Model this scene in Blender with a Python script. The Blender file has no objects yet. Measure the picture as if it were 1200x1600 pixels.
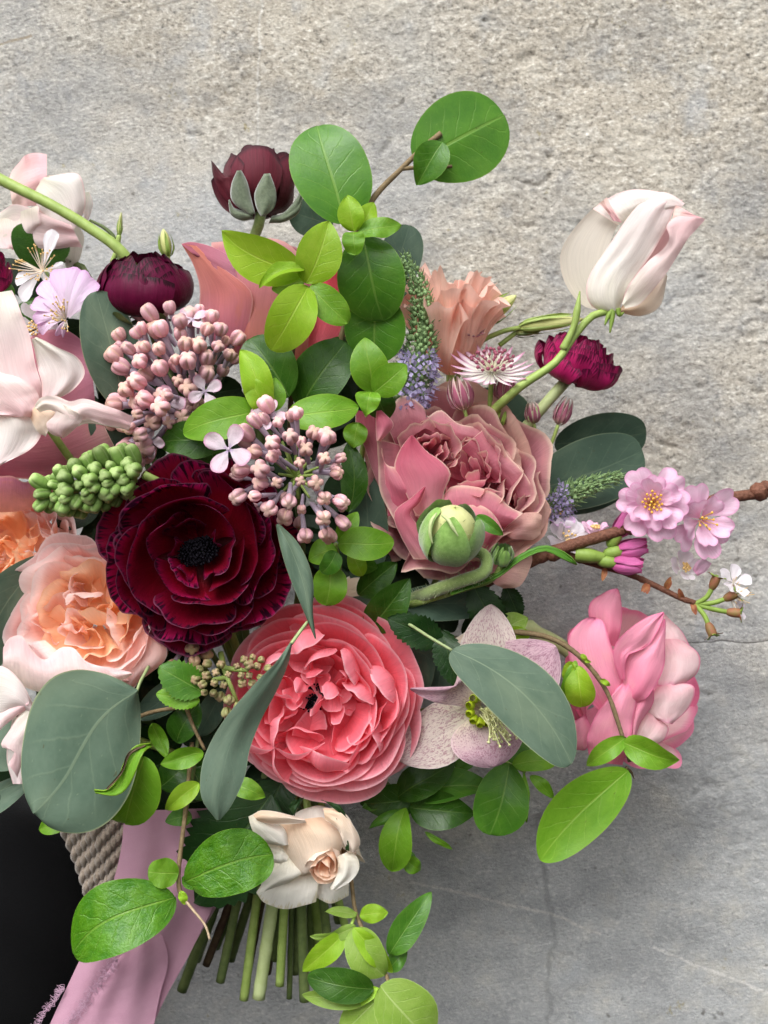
import bpy, math, random
import numpy as np
from mathutils import Vector, Matrix

# ---------------------------------------------------------------- camera, sky, sun, exposure
S = 0.00025            # metres per photograph pixel in the plane y = 0
D = 1800.0             # camera distance in the same pixels
sc = bpy.context.scene
C = sc.collection
cam_d = bpy.data.cameras.new('camera'); cam = bpy.data.objects.new('camera', cam_d); C.objects.link(cam)
cam.location = (0, -D*S, 0); cam.rotation_euler = (math.radians(90), 0, 0)
cam_d.sensor_fit = 'VERTICAL'; cam_d.sensor_height = 24; cam_d.lens = 24*D/1600
cam_d.clip_start = 0.01; cam_d.clip_end = 50
cam_d.dof.use_dof = True; cam_d.dof.focus_distance = (D-190)*S; cam_d.dof.aperture_fstop = cam_d.lens/2.6
sc.camera = cam
world = bpy.data.worlds.new('World'); sc.world = world; world.use_nodes = True
wn = world.node_tree; wn.nodes.clear()
SUN_EL, SUN_AZ = math.radians(58), math.radians(-152)
sky = wn.nodes.new('ShaderNodeTexSky'); sky.sky_type = 'NISHITA'; sky.sun_disc = False
sky.sun_elevation = SUN_EL; sky.sun_rotation = math.radians(180-28)
sky.dust_density = 6; sky.air_density = 1.0; sky.ozone_density = 0.6
hs = wn.nodes.new('ShaderNodeHueSaturation'); hs.inputs['Saturation'].default_value = 0.04
bg = wn.nodes.new('ShaderNodeBackground'); bg.inputs[1].default_value = 0.15
wo = wn.nodes.new('ShaderNodeOutputWorld')
wn.links.new(sky.outputs[0], hs.inputs['Color']); wn.links.new(hs.outputs[0], bg.inputs[0]); wn.links.new(bg.outputs[0], wo.inputs[0])
sun_d = bpy.data.lights.new('sun', 'SUN'); sun_d.energy = 1.2; sun_d.angle = math.radians(50); sun_d.color = (1, .99, .975)
sun = bpy.data.objects.new('sun', sun_d); C.objects.link(sun)
sun_dir = Vector((-.30, -.62, .80)).normalized()      # towards the sun: above, behind the camera, a little left
sun.rotation_euler = (-sun_dir).to_track_quat('-Z', 'Y').to_euler()
sky.sun_elevation = math.asin(sun_dir.z); sky.sun_rotation = math.atan2(sun_dir.x, sun_dir.y)
sc.view_settings.view_transform = 'Standard'; sc.view_settings.look = 'None'
sc.view_settings.exposure = 0.5; sc.view_settings.gamma = 1
sc.cycles.max_bounces = 12; sc.cycles.diffuse_bounces = 10; sc.cycles.transmission_bounces = 10; sc.cycles.transparent_max_bounces = 4

rnd = random.Random(7)
# ---------------------------------------------------------------- helpers
def P(X, Y, d=0.0):
    """a place: photograph column and row at depth d (pixels towards the camera from y = 0)"""
    f = (D-d)/D
    return Vector(((X-600)*S*f, -d*S, (800-Y)*S*f))
def PX(a): return np.array([P(*p) for p in a])
def sc_at(d): return S*(D-d)/D
CAM = np.array(cam.location)

def lin(h):
    h = h.lstrip('#'); o = []
    for i in (0, 2, 4):
        c = int(h[i:i+2], 16)/255
        o.append(c/12.92 if c <= .04045 else ((c+.055)/1.055)**2.4)
    return (*o, 1)

def sn(x, y, seed):
    r = np.random.RandomState(int(seed) % 99991)
    o = 0
    for k in range(4):
        a = r.uniform(0, 6.28); f = r.uniform(.7, 1.6)
        o = o + np.sin(f*(x*math.cos(a)+y*math.sin(a))*2 + r.uniform(0, 6.28))
    return o/2.6

def empty(name, loc, label, cat, group=None):
    o = bpy.data.objects.new(name, None); C.objects.link(o)
    o.location = loc; o.empty_display_size = .01
    o['label'] = label; o['category'] = cat
    if group: o['group'] = group
    return o

def mesh_obj(name, V, faces, mat, parent=None, uv=None, edge=None, smooth=True, kind=None, label=None, solid=0, loc=None):
    me = bpy.data.meshes.new(name)
    V = np.asarray(V, dtype=float)
    off = Vector(parent.location) if parent is not None else Vector((0, 0, 0))
    if parent is not None and parent.parent is not None: off = off + parent.parent.location
    if loc is not None: off = Vector(loc)+Vector((0, 0, 0))
    V = V-np.array(off)
    me.from_pydata(V.tolist(), [], faces)
    if smooth: me.polygons.foreach_set('use_smooth', [True]*len(me.polygons))
    if uv is not None:
        li = np.empty(len(me.loops), dtype=np.int32); me.loops.foreach_get('vertex_index', li)
        me.uv_layers.new(name='UVMap').data.foreach_set('uv', np.asarray(uv, dtype=np.float32)[li].ravel())
    if edge is not None:
        me.attributes.new('edge', 'FLOAT', 'POINT').data.foreach_set('value', np.asarray(edge, dtype=np.float32).ravel())
    me.materials.append(mat)
    o = bpy.data.objects.new(name, me); C.objects.link(o)
    if loc is not None: o.location = loc
    if parent is not None: o.parent = parent
    if kind: o['kind'] = kind
    if label: o['label'] = label
    if solid:
        m = o.modifiers.new('thickness', 'SOLIDIFY'); m.thickness = solid; m.offset = 0
    return o

def quads(nu, nv, cyc=False):
    f = []
    for i in range(nu if cyc else nu-1):
        a = i*nv; b = ((i+1) % nu)*nv
        for j in range(nv-1): f.append((a+j, b+j, b+j+1, a+j+1))
    return f
_Q = {}
def Q(nu, nv, cyc=False):
    k = (nu, nv, cyc)
    if k not in _Q: _Q[k] = quads(*k)
    return _Q[k]

def crom(pts, n):
    """Catmull-Rom through pts, n samples, even in length"""
    p = np.asarray(pts, dtype=float)
    if len(p) == 2: t = np.linspace(0, 1, n)[:, None]; return p[0]*(1-t)+p[1]*t
    q = np.vstack([2*p[0]-p[1], p, 2*p[-1]-p[-2]])
    out = []
    for i in range(len(p)-1):
        t = np.linspace(0, 1, 10, endpoint=False)[:, None]
        a, b, c, d = q[i], q[i+1], q[i+2], q[i+3]
        out.append(.5*((2*b)+(-a+c)*t+(2*a-5*b+4*c-d)*t*t+(-a+3*b-3*c+d)*t**3))
    o = np.vstack(out+[p[-1:]])
    l = np.r_[0, np.cumsum(np.linalg.norm(np.diff(o, axis=0), axis=1))]
    s = np.linspace(0, l[-1], n)
    return np.stack([np.interp(s, l, o[:, k]) for k in range(3)], 1)

def tube_V(W, r, ns):
    """rings of ns vertices round world polyline W with radii r"""
    n = len(W); T = np.gradient(W, axis=0); T /= np.linalg.norm(T, axis=1)[:, None]+1e-12
    up = np.array([0.1, -1, .13]); V = []
    a = np.cross(T[0], up); a /= np.linalg.norm(a)+1e-12
    for i in range(n):
        a = a-T[i]*a.dot(T[i]); a /= np.linalg.norm(a)+1e-12
        b = np.cross(T[i], a)
        th = np.linspace(0, 2*np.pi, ns, endpoint=False)
        V.append(W[i]+r[i]*(np.cos(th)[:, None]*a+np.sin(th)[:, None]*b))
    return np.array(V)

def tube(name, pts, r, mat, parent, n=None, ns=8, kind=None, label=None, knots=0, seed=1):
    """a stem: pts are (X, Y, d), r one radius or several in pixels"""
    W = np.array([P(*p) for p in pts]); n = n or max(6, 5*len(pts))
    W = crom(W, n)
    rr = np.interp(np.linspace(0, 1, n), np.linspace(0, 1, len(r)), r) if hasattr(r, '__len__') else np.full(n, float(r))
    if knots:
        rg = np.random.RandomState(seed); rr = rr*(1+knots*np.abs(rg.randn(n)))
    rr = rr*np.array([sc_at(-w[1]/S) for w in W])
    V = tube_V(W, rr, ns)
    F = [(i*ns+j, i*ns+(j+1) % ns, (i+1)*ns+(j+1) % ns, (i+1)*ns+j) for i in range(n-1) for j in range(ns)]
    F += [tuple(range(ns-1, -1, -1)), tuple((n-1)*ns+j for j in range(ns))]
    uv = np.array([(j/ns, i/(n-1)) for i in range(n) for j in range(ns)])
    return mesh_obj(name, V.reshape(-1, 3), F, mat, parent, uv=uv, edge=uv[:, 1], kind=kind, label=label)

def leaf_V(b, t, w, a=.55, e=.7, roll=0, fold=.12, cup=0, bend=.08, side=0, wave=0, wf=3, tipcurl=0, serr=0, sf=14, seed=0, nu=9, nv=15, twist=0, end0=0.0, end1=1.0):
    B, T = np.array(P(*b)), np.array(P(*t)); dm = (b[2]+t[2])/2; s = sc_at(dm); w = w*s/2
    ax = T-B; L = np.linalg.norm(ax); ax /= L
    c = CAM-(B+T)/2; c /= np.linalg.norm(c)
    n = c-ax*c.dot(ax); n /= np.linalg.norm(n)
    sd = np.cross(ax, n)
    u = np.linspace(-1, 1, nu); k = (1-np.cos(np.pi*np.linspace(0, 1, nv)))/2
    U, K = np.meshgrid(u, k, indexing='ij')
    K = end0+(end1-end0)*K
    prof = lambda x: np.clip(x, 1e-6, 1)**a*np.clip(1-x, 0, 1)**e
    pk = a/(a+e); W = prof(K)/prof(np.array(pk))*w
    W = W*(1+.045*sn(K*2.2+np.sign(U)*5, K*1.5, seed+11)*np.abs(U))
    if serr: W = W*(1+serr*(np.abs(((K*sf) % 1)-.0)-.5)*np.abs(U)**2)
    R = roll+twist*(K-.5)
    off = bend*L*4*K*(1-K)-tipcurl*L*K**3 + fold*np.abs(U)*W - cup*(U**2)*W
    if wave: off = off+wave*s*sn(U*1.1+K*wf, K*wf*1.4, seed+3)*(.3+.7*np.abs(U))
    lat = U*W+side*L*4*K*(1-K)
    cr, sr = np.cos(R), np.sin(R)
    x = (lat*cr-off*sr)[..., None]; z = (lat*sr+off*cr)[..., None]
    V = B+ax*(K*L)[..., None]+sd*x+n*z
    uv = np.stack([(U+1)/2, K], -1)
    edge = np.maximum(np.abs(U), np.maximum((K-.9)*10, 0))
    return V.reshape(-1, 3), uv.reshape(-1, 2), edge.ravel(), nu, nv

LEAFN = [0]
def leaf(name, parent, mat, b, t, w, solid=0, label=None, **k):
    LEAFN[0] += 1
    k.setdefault('seed', LEAFN[0]*13)
    V, uv, ed, nu, nv = leaf_V(b, t, w, **k)
    return mesh_obj(name, V, Q(nu, nv), mat, parent, uv=uv, edge=ed, solid=solid, label=label)

def strip(name, parent, mat, Lp, Rp, d=0, bulge=0, bv=0, ruf=0, rf=4, rim=None, nu=11, nv=17, seed=0, label=None, solid=0, curl=0, kind=None, ruf_side='both', und=2.2, folds=None):
    """a petal or leaf between two outlines (rows of X, Y and depth), bulging towards the camera"""
    LEAFN[0] += 1; seed = seed or LEAFN[0]*7
    f = lambda q: [(p[0], p[1], d+(p[2] if len(p) > 2 else 0)) for p in q]
    A, Bb = f(Lp), f(Rp)
    La = crom(np.array(A, float), nv); Ra = crom(np.array(Bb, float), nv)
    u = np.linspace(0, 1, nu); U, K = np.meshgrid(u, np.linspace(0, 1, nv), indexing='ij')
    G = La[None]*(1-U[..., None])+Ra[None]*U[..., None]
    u2 = 2*U-1
    G[..., 2] += bulge*(1-u2**2)+bv*4*K*(1-K)
    em = np.abs(u2)**1.5
    if ruf_side == 'L': em = np.clip(-u2, 0, 1)**1.2+.15
    if ruf_side == 'R': em = np.clip(u2, 0, 1)**1.2+.15
    if und: G[..., 2] += und*sn(u2*1.6+K, K*2.6, seed+21)+.5*und*sn(u2*3.5, K*5, seed+22)
    if folds: G[..., 2] += folds[0]*np.sin(u2*folds[1]+1.3*sn(K*1.2, K*0+.3, seed+4))*(.4+.6*np.abs(sn(u2*.7, K*1.5, seed+8)))
    if ruf:
        G[..., 2] += ruf*sn(u2*.8, K*rf, seed)*em
        G[..., 2] += .4*ruf*sn(u2*1.1, K*rf*2.7, seed+13)*em**2
        G[..., 0] += .35*ruf*sn(u2*.5+3, K*rf*1.3, seed+1)*em
        G[..., 1] += .35*ruf*sn(u2*.5+7, K*rf*1.3, seed+2)*em
    G[..., 2] += curl*em**2
    V = np.array([P(*p) for p in G.reshape(-1, 3)])
    if rim == 'L': uv = np.stack([K, 1-U], -1); ed = np.maximum(1-U, (np.abs(2*K-1))**6)
    elif rim == 'R': uv = np.stack([K, U], -1); ed = np.maximum(U, (np.abs(2*K-1))**6)
    else: uv = np.stack([U, K], -1); ed = np.maximum(np.abs(u2), np.clip((K-.9)*10, 0, 1))
    return mesh_obj(name, V, Q(nu, nv), mat, parent, uv=uv.reshape(-1, 2), edge=ed.ravel(), label=label, solid=solid, kind=kind)

class Frame:
    """local frame of a flower: (X, Y, d) of its heart, axis in picture terms (right, up, towards the camera)"""
    def __init__(s, X, Y, d, axis=(0, 0, 1), roll=0):
        s.o = np.array(P(X, Y, d)); n = np.array((axis[0], -axis[2], axis[1]), float); n /= np.linalg.norm(n)
        up = np.array((0, 0, 1.0)) if abs(n[2]) < .93 else np.array((0, 1.0, 0))
        e1 = np.cross(up, n); e1 /= np.linalg.norm(e1); e2 = np.cross(n, e1)
        c, q = math.cos(roll), math.sin(roll)
        s.e1, s.e2, s.n, s.s = e1*c+e2*q, -e1*q+e2*c, n, sc_at(d)
    def to(s, x, y, z):
        return s.o+s.s*(np.asarray(x)[..., None]*s.e1+np.asarray(y)[..., None]*s.e2+np.asarray(z)[..., None]*s.n)

def bez(pr, t):
    p = np.array(pr, float); m = 1-t
    q = (m**3)[..., None]*p[0]+(3*m*m*t)[..., None]*p[1]+(3*m*t*t)[..., None]*p[2]+(t**3)[..., None]*p[3]
    g = (3*m*m)[..., None]*(p[1]-p[0])+(6*m*t)[..., None]*(p[2]-p[1])+(3*t*t)[..., None]*(p[3]-p[2])
    return q[..., 0], q[..., 1], g[..., 0], g[..., 1]

def cup(name, parent, fr, mat, th, w, prof, a=.3, pw=2.6, tip=0, wave=0, wf=2.5, spiral=.05, seed=0, nu=13, nv=12, wb=.35, scal=0, sfr=9, ridge=0, notch=0, label=None, offc=(0, 0), roll=0, und=1.2):
    """one petal lying on a cup of revolution with the given profile (radius, height) from base to rim"""
    U, K = np.meshgrid(np.linspace(-1, 1, nu), np.linspace(0, 1, nv), indexing='ij')
    T = 1-a*np.abs(U)**pw+tip*np.exp(-(U/.16)**2)-notch*np.exp(-(U/.14)**2)
    if scal: T = T+scal*sn(U*sfr, U*0, seed+5)
    t = K*T
    rho, h, dr, dh = bez(prof, t); ln = np.sqrt(dr*dr+dh*dh)+1e-9; nr, nh = -dh/ln, dr/ln
    off = 0
    if wave: off = wave*K**2*sn(U*wf, K*1.2, seed)+.2*wave*K**5*sn(U*wf*2.3, K*2, seed+17)
    if ridge: off = off+ridge*K**3*np.sin(U*sfr*4+seed)
    if und: off = off+und*K*sn(U*2.6, K*3.2, seed+31)*1.2
    rho = rho*(1+spiral*U)+off*nr; h = h+off*nh
    if roll: c_ = np.clip((K-.78)/.22, 0, 1)**2; rho = rho+roll*c_; h = h-roll*.55*c_**1.5
    ang = th+math.radians(w)*U*(wb+(1-wb)*np.clip(t, 0, 1)**.7)
    V = fr.to(rho*np.cos(ang)+offc[0]*K, rho*np.sin(ang)+offc[1]*K, h)
    uv = np.stack([(U+1)/2, K], -1).reshape(-1, 2)
    ed = np.maximum(K, np.abs(U)**8*.9)
    return mesh_obj(name, V.reshape(-1, 3), Q(nu, nv), mat, parent, uv=uv, edge=ed.ravel(), label=label)

def rings(th, fr, specs, seed=1, name='petal'):
    r = random.Random(seed); ph = r.uniform(0, 6.28)
    for sp in specs:
        n = sp['n']; ph += 2.4
        for k in range(n):
            j = sp.get('jit', .05); q = 1+r.uniform(-j, j); dz = r.uniform(-j, j)*40*sp.get('jz', .5)
            pr = [(p[0]*(q if i else 1), p[1]+dz*(i/3)) for i, p in enumerate(sp['prof'])]
            kw = {x: sp[x] for x in ('a', 'pw', 'tip', 'wave', 'wf', 'spiral', 'nu', 'nv', 'wb', 'scal', 'sfr', 'ridge', 'notch', 'roll', 'und') if x in sp}
            m = sp['mat']; m = r.choice(m) if isinstance(m, list) else m
            cup(sp.get('name', name), th, fr, m, sp.get('th0', ph)+2*math.pi*k/n*sp.get('arc', 1)+r.uniform(-.12, .12)*sp.get('tj', 1), sp['w']*r.uniform(.9, 1.1), pr, seed=r.randint(1, 9999), **kw)

def blob_V(fr, prof, ns=14, n=12, lobes=0, depth=.1, noise=0, seed=0, tw=0):
    K = np.linspace(0, 1, n); th = np.linspace(0, 2*np.pi, ns, endpoint=False)
    A, T = np.meshgrid(th, K, indexing='ij')
    rho, h, _, _ = bez(prof, T)
    if lobes: rho = rho*(1-depth*(1-np.abs(np.sin(lobes*(A+tw*T)/2)))**1.5)
    if noise: rho = rho*(1+noise*sn(np.cos(A)*2, np.sin(A)*2+T*3, seed))
    return fr.to(rho*np.cos(A), rho*np.sin(A), h), np.stack([A/(2*np.pi), T], -1), ns, n

def blob(name, parent, fr, prof, mat, kind=None, label=None, **k):
    V, uv, ns, n = blob_V(fr, prof, **k)
    return mesh_obj(name, V.reshape(-1, 3), Q(ns, n, True), mat, parent, uv=uv.reshape(-1, 2), edge=uv[..., 1].ravel(), kind=kind, label=label)

class Join:
    """many tiny pieces gathered into one mesh"""
    def __init__(s): s.V = []; s.F = []; s.U = []; s.E = []; s.n = 0
    def add(s, V, F, uv=None, ed=None):
        V = np.asarray(V).reshape(-1, 3); s.V.append(V); s.F += [tuple(i+s.n for i in f) for f in F]
        s.U.append(np.zeros((len(V), 2)) if uv is None else np.asarray(uv).reshape(-1, 2))
        s.E.append(np.zeros(len(V)) if ed is None else np.asarray(ed).ravel()); s.n += len(V)
    def rod(s, a, b, r0, r1, ns=5, mid=None):
        W = crom(np.array([a, b] if mid is None else [a, mid, b], float), 2 if mid is None else 5)
        V = tube_V(W, np.linspace(r0, r1, len(W)), ns); n = len(W)
        F = [(i*ns+j, i*ns+(j+1) % ns, (i+1)*ns+(j+1) % ns, (i+1)*ns+j) for i in range(n-1) for j in range(ns)]
        s.add(V, F, ed=np.repeat(np.linspace(0, 1, n), ns), uv=np.stack([np.zeros(n*ns), np.repeat(np.linspace(0, 1, n), ns)], -1))
    def ball(s, c, r, ns=6, n=5, ed=1):
        T, A = np.meshgrid(np.linspace(0, np.pi, n), np.linspace(0, 2*np.pi, ns, endpoint=False), indexing='ij')
        V = np.stack([np.sin(T)*np.cos(A), np.sin(T)*np.sin(A), np.cos(T)], -1).reshape(-1, 3)*r+np.array(c)
        F = [(i*ns+j, (i+1)*ns+j, (i+1)*ns+(j+1) % ns, i*ns+(j+1) % ns) for i in range(n-1) for j in range(ns)]
        s.add(V, F, ed=np.full(n*ns, ed), uv=np.full((n*ns, 2), ed))
    def build(s, name, mat, parent, kind='stuff', label=None):
        return mesh_obj(name, np.vstack(s.V), s.F, mat, parent, uv=np.vstack(s.U), edge=np.concatenate(s.E), kind=kind, label=label)

# ---------------------------------------------------------------- materials
def nt(name):
    m = bpy.data.materials.new(name); m.use_nodes = True; t = m.node_tree; t.nodes.clear()
    return m, t, t.nodes.new, t.links.new
def mth(t, op, a, b=None, c=None, clamp=False):
    n = t.nodes.new('ShaderNodeMath'); n.operation = op; n.use_clamp = clamp
    for i, x in enumerate((a, b, c)):
        if x is None: continue
        if isinstance(x, (int, float)): n.inputs[i].default_value = x
        else: t.links.new(x, n.inputs[i])
    return n.outputs[0]
def sstep(t, x, lo, hi):
    n = t.nodes.new('ShaderNodeMapRange'); n.interpolation_type = 'SMOOTHSTEP'
    t.links.new(x, n.inputs[0]); n.inputs[1].default_value = lo; n.inputs[2].default_value = hi
    return n.outputs[0]
def mixc(t, f, a, b, mode='MIX'):
    n = t.nodes.new('ShaderNodeMix'); n.data_type = 'RGBA'; n.blend_type = mode; n.clamp_factor = True
    for s, x in ((n.inputs[0], f), (n.inputs[6], a), (n.inputs[7], b)):
        if hasattr(x, 'is_output'): t.links.new(x, s)
        else: s.default_value = x
    return n.outputs[2]
def ramp(t, x, stops):
    n = t.nodes.new('ShaderNodeValToRGB'); e = n.color_ramp.elements
    while len(e) < len(stops): e.new(.5)
    for i, (p, c) in enumerate(stops): e[i].position = p; e[i].color = lin(c) if isinstance(c, str) else c
    t.links.new(x, n.inputs[0]); return n.outputs[0]
def noise(t, vec, scale, detail=3, rough=.5):
    n = t.nodes.new('ShaderNodeTexNoise'); n.inputs['Scale'].default_value = scale; n.inputs['Detail'].default_value = detail
    n.inputs['Roughness'].default_value = rough
    if vec is not None: t.links.new(vec, n.inputs['Vector'])
    return n.outputs['Fac']
def vmul(t, v, xyz):
    n = t.nodes.new('ShaderNodeVectorMath'); n.operation = 'MULTIPLY'; t.links.new(v, n.inputs[0]); n.inputs[1].default_value = xyz
    return n.outputs[0]
def finish(t, colour, rough, transl=0, bump=None, bstr=.3, bdist=.0004, spec=.4, tcol=None, sheen=0, coat=0):
    pb = t.nodes.new('ShaderNodeBsdfPrincipled'); out = t.nodes.new('ShaderNodeOutputMaterial')
    t.links.new(colour, pb.inputs['Base Color']) if hasattr(colour, 'is_output') else setattr(pb.inputs['Base Color'], 'default_value', colour)
    if hasattr(rough, 'is_output'): t.links.new(rough, pb.inputs['Roughness'])
    else: pb.inputs['Roughness'].default_value = rough
    pb.inputs['Specular IOR Level'].default_value = spec; pb.inputs['Sheen Weight'].default_value = sheen
    pb.inputs['Coat Weight'].default_value = coat; pb.inputs['Coat Roughness'].default_value = .3
    nrm = None
    if bump is not None:
        b = t.nodes.new('ShaderNodeBump'); b.inputs['Strength'].default_value = bstr; b.inputs['Distance'].default_value = bdist
        t.links.new(bump, b.inputs['Height']); nrm = b.outputs[0]; t.links.new(nrm, pb.inputs['Normal'])
    sh = pb.outputs[0]
    if transl:
        tr = t.nodes.new('ShaderNodeBsdfTranslucent'); mx = t.nodes.new('ShaderNodeMixShader'); mx.inputs[0].default_value = transl
        tc = tcol if tcol is not None else colour
        if hasattr(tc, 'is_output'): t.links.new(tc, tr.inputs[0])
        else: tr.inputs[0].default_value = tc
        if nrm is not None: t.links.new(nrm, tr.inputs['Normal'])
        t.links.new(sh, mx.inputs[1]); t.links.new(tr.outputs[0], mx.inputs[2]); sh = mx.outputs[0]
    t.links.new(sh, out.inputs[0])

def petal_mat(name, stops, edge=None, ew=.1, rough=.6, transl=.3, streak=.12, sfreq=28, ticks=0, vary=.08, bump=.4, spots=None, spec=.14, blotch=None, sheen=.05, line=None):
    m, t, N, L = nt(name)
    uv = N('ShaderNodeUVMap').outputs[0]; sx = N('ShaderNodeSeparateXYZ'); L(uv, sx.inputs[0])
    oi = N('ShaderNodeObjectInfo'); at = N('ShaderNodeAttribute'); at.attribute_name = 'edge'
    sh = N('ShaderNodeVectorMath'); sh.operation = 'ADD'; L(vmul(t, uv, (sfreq, 2.2, 0)), sh.inputs[0])
    cm = N('ShaderNodeCombineXYZ'); L(mth(t, 'MULTIPLY', oi.outputs['Random'], 57.0), cm.inputs[2]); L(cm.outputs[0], sh.inputs[1])
    stn = noise(t, sh.outputs[0], 1, 3, .6)
    sh2 = N('ShaderNodeVectorMath'); sh2.operation = 'ADD'; L(vmul(t, uv, (3.2, 3.2, 0)), sh2.inputs[0]); L(cm.outputs[0], sh2.inputs[1])
    big = noise(t, sh2.outputs[0], 1, 4, .55)
    fine = noise(t, vmul(t, sh.outputs[0], (3.1, 1.6, 1)), 1, 2, .6)
    vv = mth(t, 'ADD', sx.outputs[1], mth(t, 'MULTIPLY', mth(t, 'SUBTRACT', big, .5), .35))
    c = ramp(t, vv, stops)
    if blotch: c = mixc(t, mth(t, 'MULTIPLY', sstep(t, big, .5, .72), .7), c, lin(blotch))
    k = mth(t, 'ADD', mth(t, 'MULTIPLY', mth(t, 'SUBTRACT', stn, .5), streak*2.5), mth(t, 'MULTIPLY', mth(t, 'SUBTRACT', oi.outputs['Random'], .5), vary*2))
    k = mth(t, 'ADD', k, mth(t, 'MULTIPLY', mth(t, 'SUBTRACT', fine, .5), .14))
    h = N('ShaderNodeHueSaturation'); L(c, h.inputs['Color']); L(mth(t, 'ADD', k, 1.0), h.inputs['Value']); c = h.outputs[0]
    if spots:
        vs = N('ShaderNodeVectorMath'); vs.operation = 'ADD'; L(vmul(t, uv, (46, 30, 0)), vs.inputs[0]); L(cm.outputs[0], vs.inputs[1])
        sp = noise(t, vs.outputs[0], 1, 2, .7)
        c = mixc(t, mth(t, 'MULTIPLY', sstep(t, mth(t, 'ADD', sp, mth(t, 'MULTIPLY', big, .35)), .68, .78), spots[1]), c, lin(spots[0]))
    if edge:
        e = at.outputs['Fac']
        if ticks: e = mth(t, 'ADD', e, mth(t, 'MULTIPLY', mth(t, 'SUBTRACT', stn, .5), ticks))
        c = mixc(t, sstep(t, e, 1-ew, 1.0), c, lin(edge))
    if line: c = mixc(t, mth(t, 'MULTIPLY', sstep(t, at.outputs['Fac'], .955, .99), .8), c, lin(line))  # rim highlight painted into the colour as a thin pale band
    finish(t, c, rough, transl, mth(t, 'ADD', mth(t, 'ADD', stn, mth(t, 'MULTIPLY', fine, .6)), mth(t, 'MULTIPLY', big, 1.8)), bump, .0005, spec, sheen=sheen)
    return m

def dk(h, f=.5):
    c = lin(h); return (c[0]*f, c[1]*f, c[2]*f*.86, 1)
def leaf_mat(name, c1, c2, vein, rough=.38, transl=.22, nside=7, vstr=.5, edge=None, ew=.06, bump=.35, mottle=5, spec=.45, vary=.12, blister=0, back=None, midw=.05, f=.5, bloom=.12):
    m, t, N, L = nt(name)
    uv = N('ShaderNodeUVMap').outputs[0]; sx = N('ShaderNodeSeparateXYZ'); L(uv, sx.inputs[0])
    oi = N('ShaderNodeObjectInfo'); at = N('ShaderNodeAttribute'); at.attribute_name = 'edge'
    cm = N('ShaderNodeCombineXYZ'); L(mth(t, 'MULTIPLY', oi.outputs['Random'], 57.0), cm.inputs[2])
    sh = N('ShaderNodeVectorMath'); sh.operation = 'ADD'; L(vmul(t, uv, (mottle*.7, mottle, 0)), sh.inputs[0]); L(cm.outputs[0], sh.inputs[1])
    n1 = noise(t, sh.outputs[0], 1, 5, .6)
    n2 = noise(t, vmul(t, sh.outputs[0], (9, 9, 1)), 1, 3, .6)
    c = mixc(t, sstep(t, n1, .3, .7), dk(c1, f), dk(c2, f))
    au = mth(t, 'ABSOLUTE', mth(t, 'SUBTRACT', mth(t, 'MULTIPLY', sx.outputs[0], 2.0), 1.0))
    wob = mth(t, 'MULTIPLY', mth(t, 'SUBTRACT', n1, .5), .1)
    ph = mth(t, 'FRACT', mth(t, 'MULTIPLY', mth(t, 'ADD', mth(t, 'SUBTRACT', sx.outputs[1], mth(t, 'MULTIPLY', mth(t, 'POWER', au, .8), .28)), wob), float(nside)))
    sv = mth(t, 'SUBTRACT', 1.0, sstep(t, mth(t, 'ABSOLUTE', mth(t, 'SUBTRACT', ph, .5)), .0, .07))
    sv = mth(t, 'MULTIPLY', sv, mth(t, 'SUBTRACT', 1.0, sstep(t, au, .55, .95)))
    mid = mth(t, 'SUBTRACT', 1.0, sstep(t, au, midw*.4, midw))
    mid = mth(t, 'MULTIPLY', mid, mth(t, 'SUBTRACT', 1.0, mth(t, 'MULTIPLY', sx.outputs[1], .5)))
    vn = mth(t, 'MAXIMUM', mth(t, 'MULTIPLY', sv, .3), mid)
    c = mixc(t, mth(t, 'MULTIPLY', vn, vstr), c, dk(vein, f+.15))
    h = N('ShaderNodeHueSaturation'); L(c, h.inputs['Color'])
    L(mth(t, 'ADD', 1.0, mth(t, 'ADD', mth(t, 'MULTIPLY', mth(t, 'SUBTRACT', oi.outputs['Random'], .5), vary*2), mth(t, 'MULTIPLY', mth(t, 'SUBTRACT', n2, .5), .22))), h.inputs['Value']); c = h.outputs[0]
    sp = noise(t, vmul(t, sh.outputs[0], (11, 6, 1)), 1, 2, .5)
    c = mixc(t, mth(t, 'MULTIPLY', sstep(t, sp, .70, .76), .35), c, dk(vein, f+.1))
    sp2 = noise(t, vmul(t, sh.outputs[0], (5, 3.1, 1)), 1, 3, .6)
    c = mixc(t, mth(t, 'MULTIPLY', sstep(t, sp2, .70, .74), .55), c, lin('#4a4020'))
    blm = noise(t, vmul(t, sh.outputs[0], (.9, .5, 1)), 1, 2, .5)
    c = mixc(t, mth(t, 'MULTIPLY', sstep(t, blm, .45, .75), bloom), c, dk(vein, f+.05))
    if edge: c = mixc(t, mth(t, 'MULTIPLY', sstep(t, at.outputs['Fac'], 1-ew, 1.0), .8), c, dk(edge, f+.15))
    if back:
        g = N('ShaderNodeNewGeometry'); c = mixc(t, g.outputs['Backfacing'], c, lin(back))
    hgt = mth(t, 'ADD', mth(t, 'MULTIPLY', vn, -1.0), mth(t, 'ADD', mth(t, 'MULTIPLY', n2, .3), mth(t, 'MULTIPLY', n1, 1.0+blister)))
    ty = N('ShaderNodeHueSaturation'); L(c, ty.inputs['Color']); ty.inputs['Value'].default_value = 1.3; ty.inputs['Hue'].default_value = .49
    finish(t, c, mth(t, 'ADD', rough-.1, mth(t, 'MULTIPLY', n2, .2)), transl, hgt, bump, .0006, spec*.8, tcol=ty.outputs[0])
    return m

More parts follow.
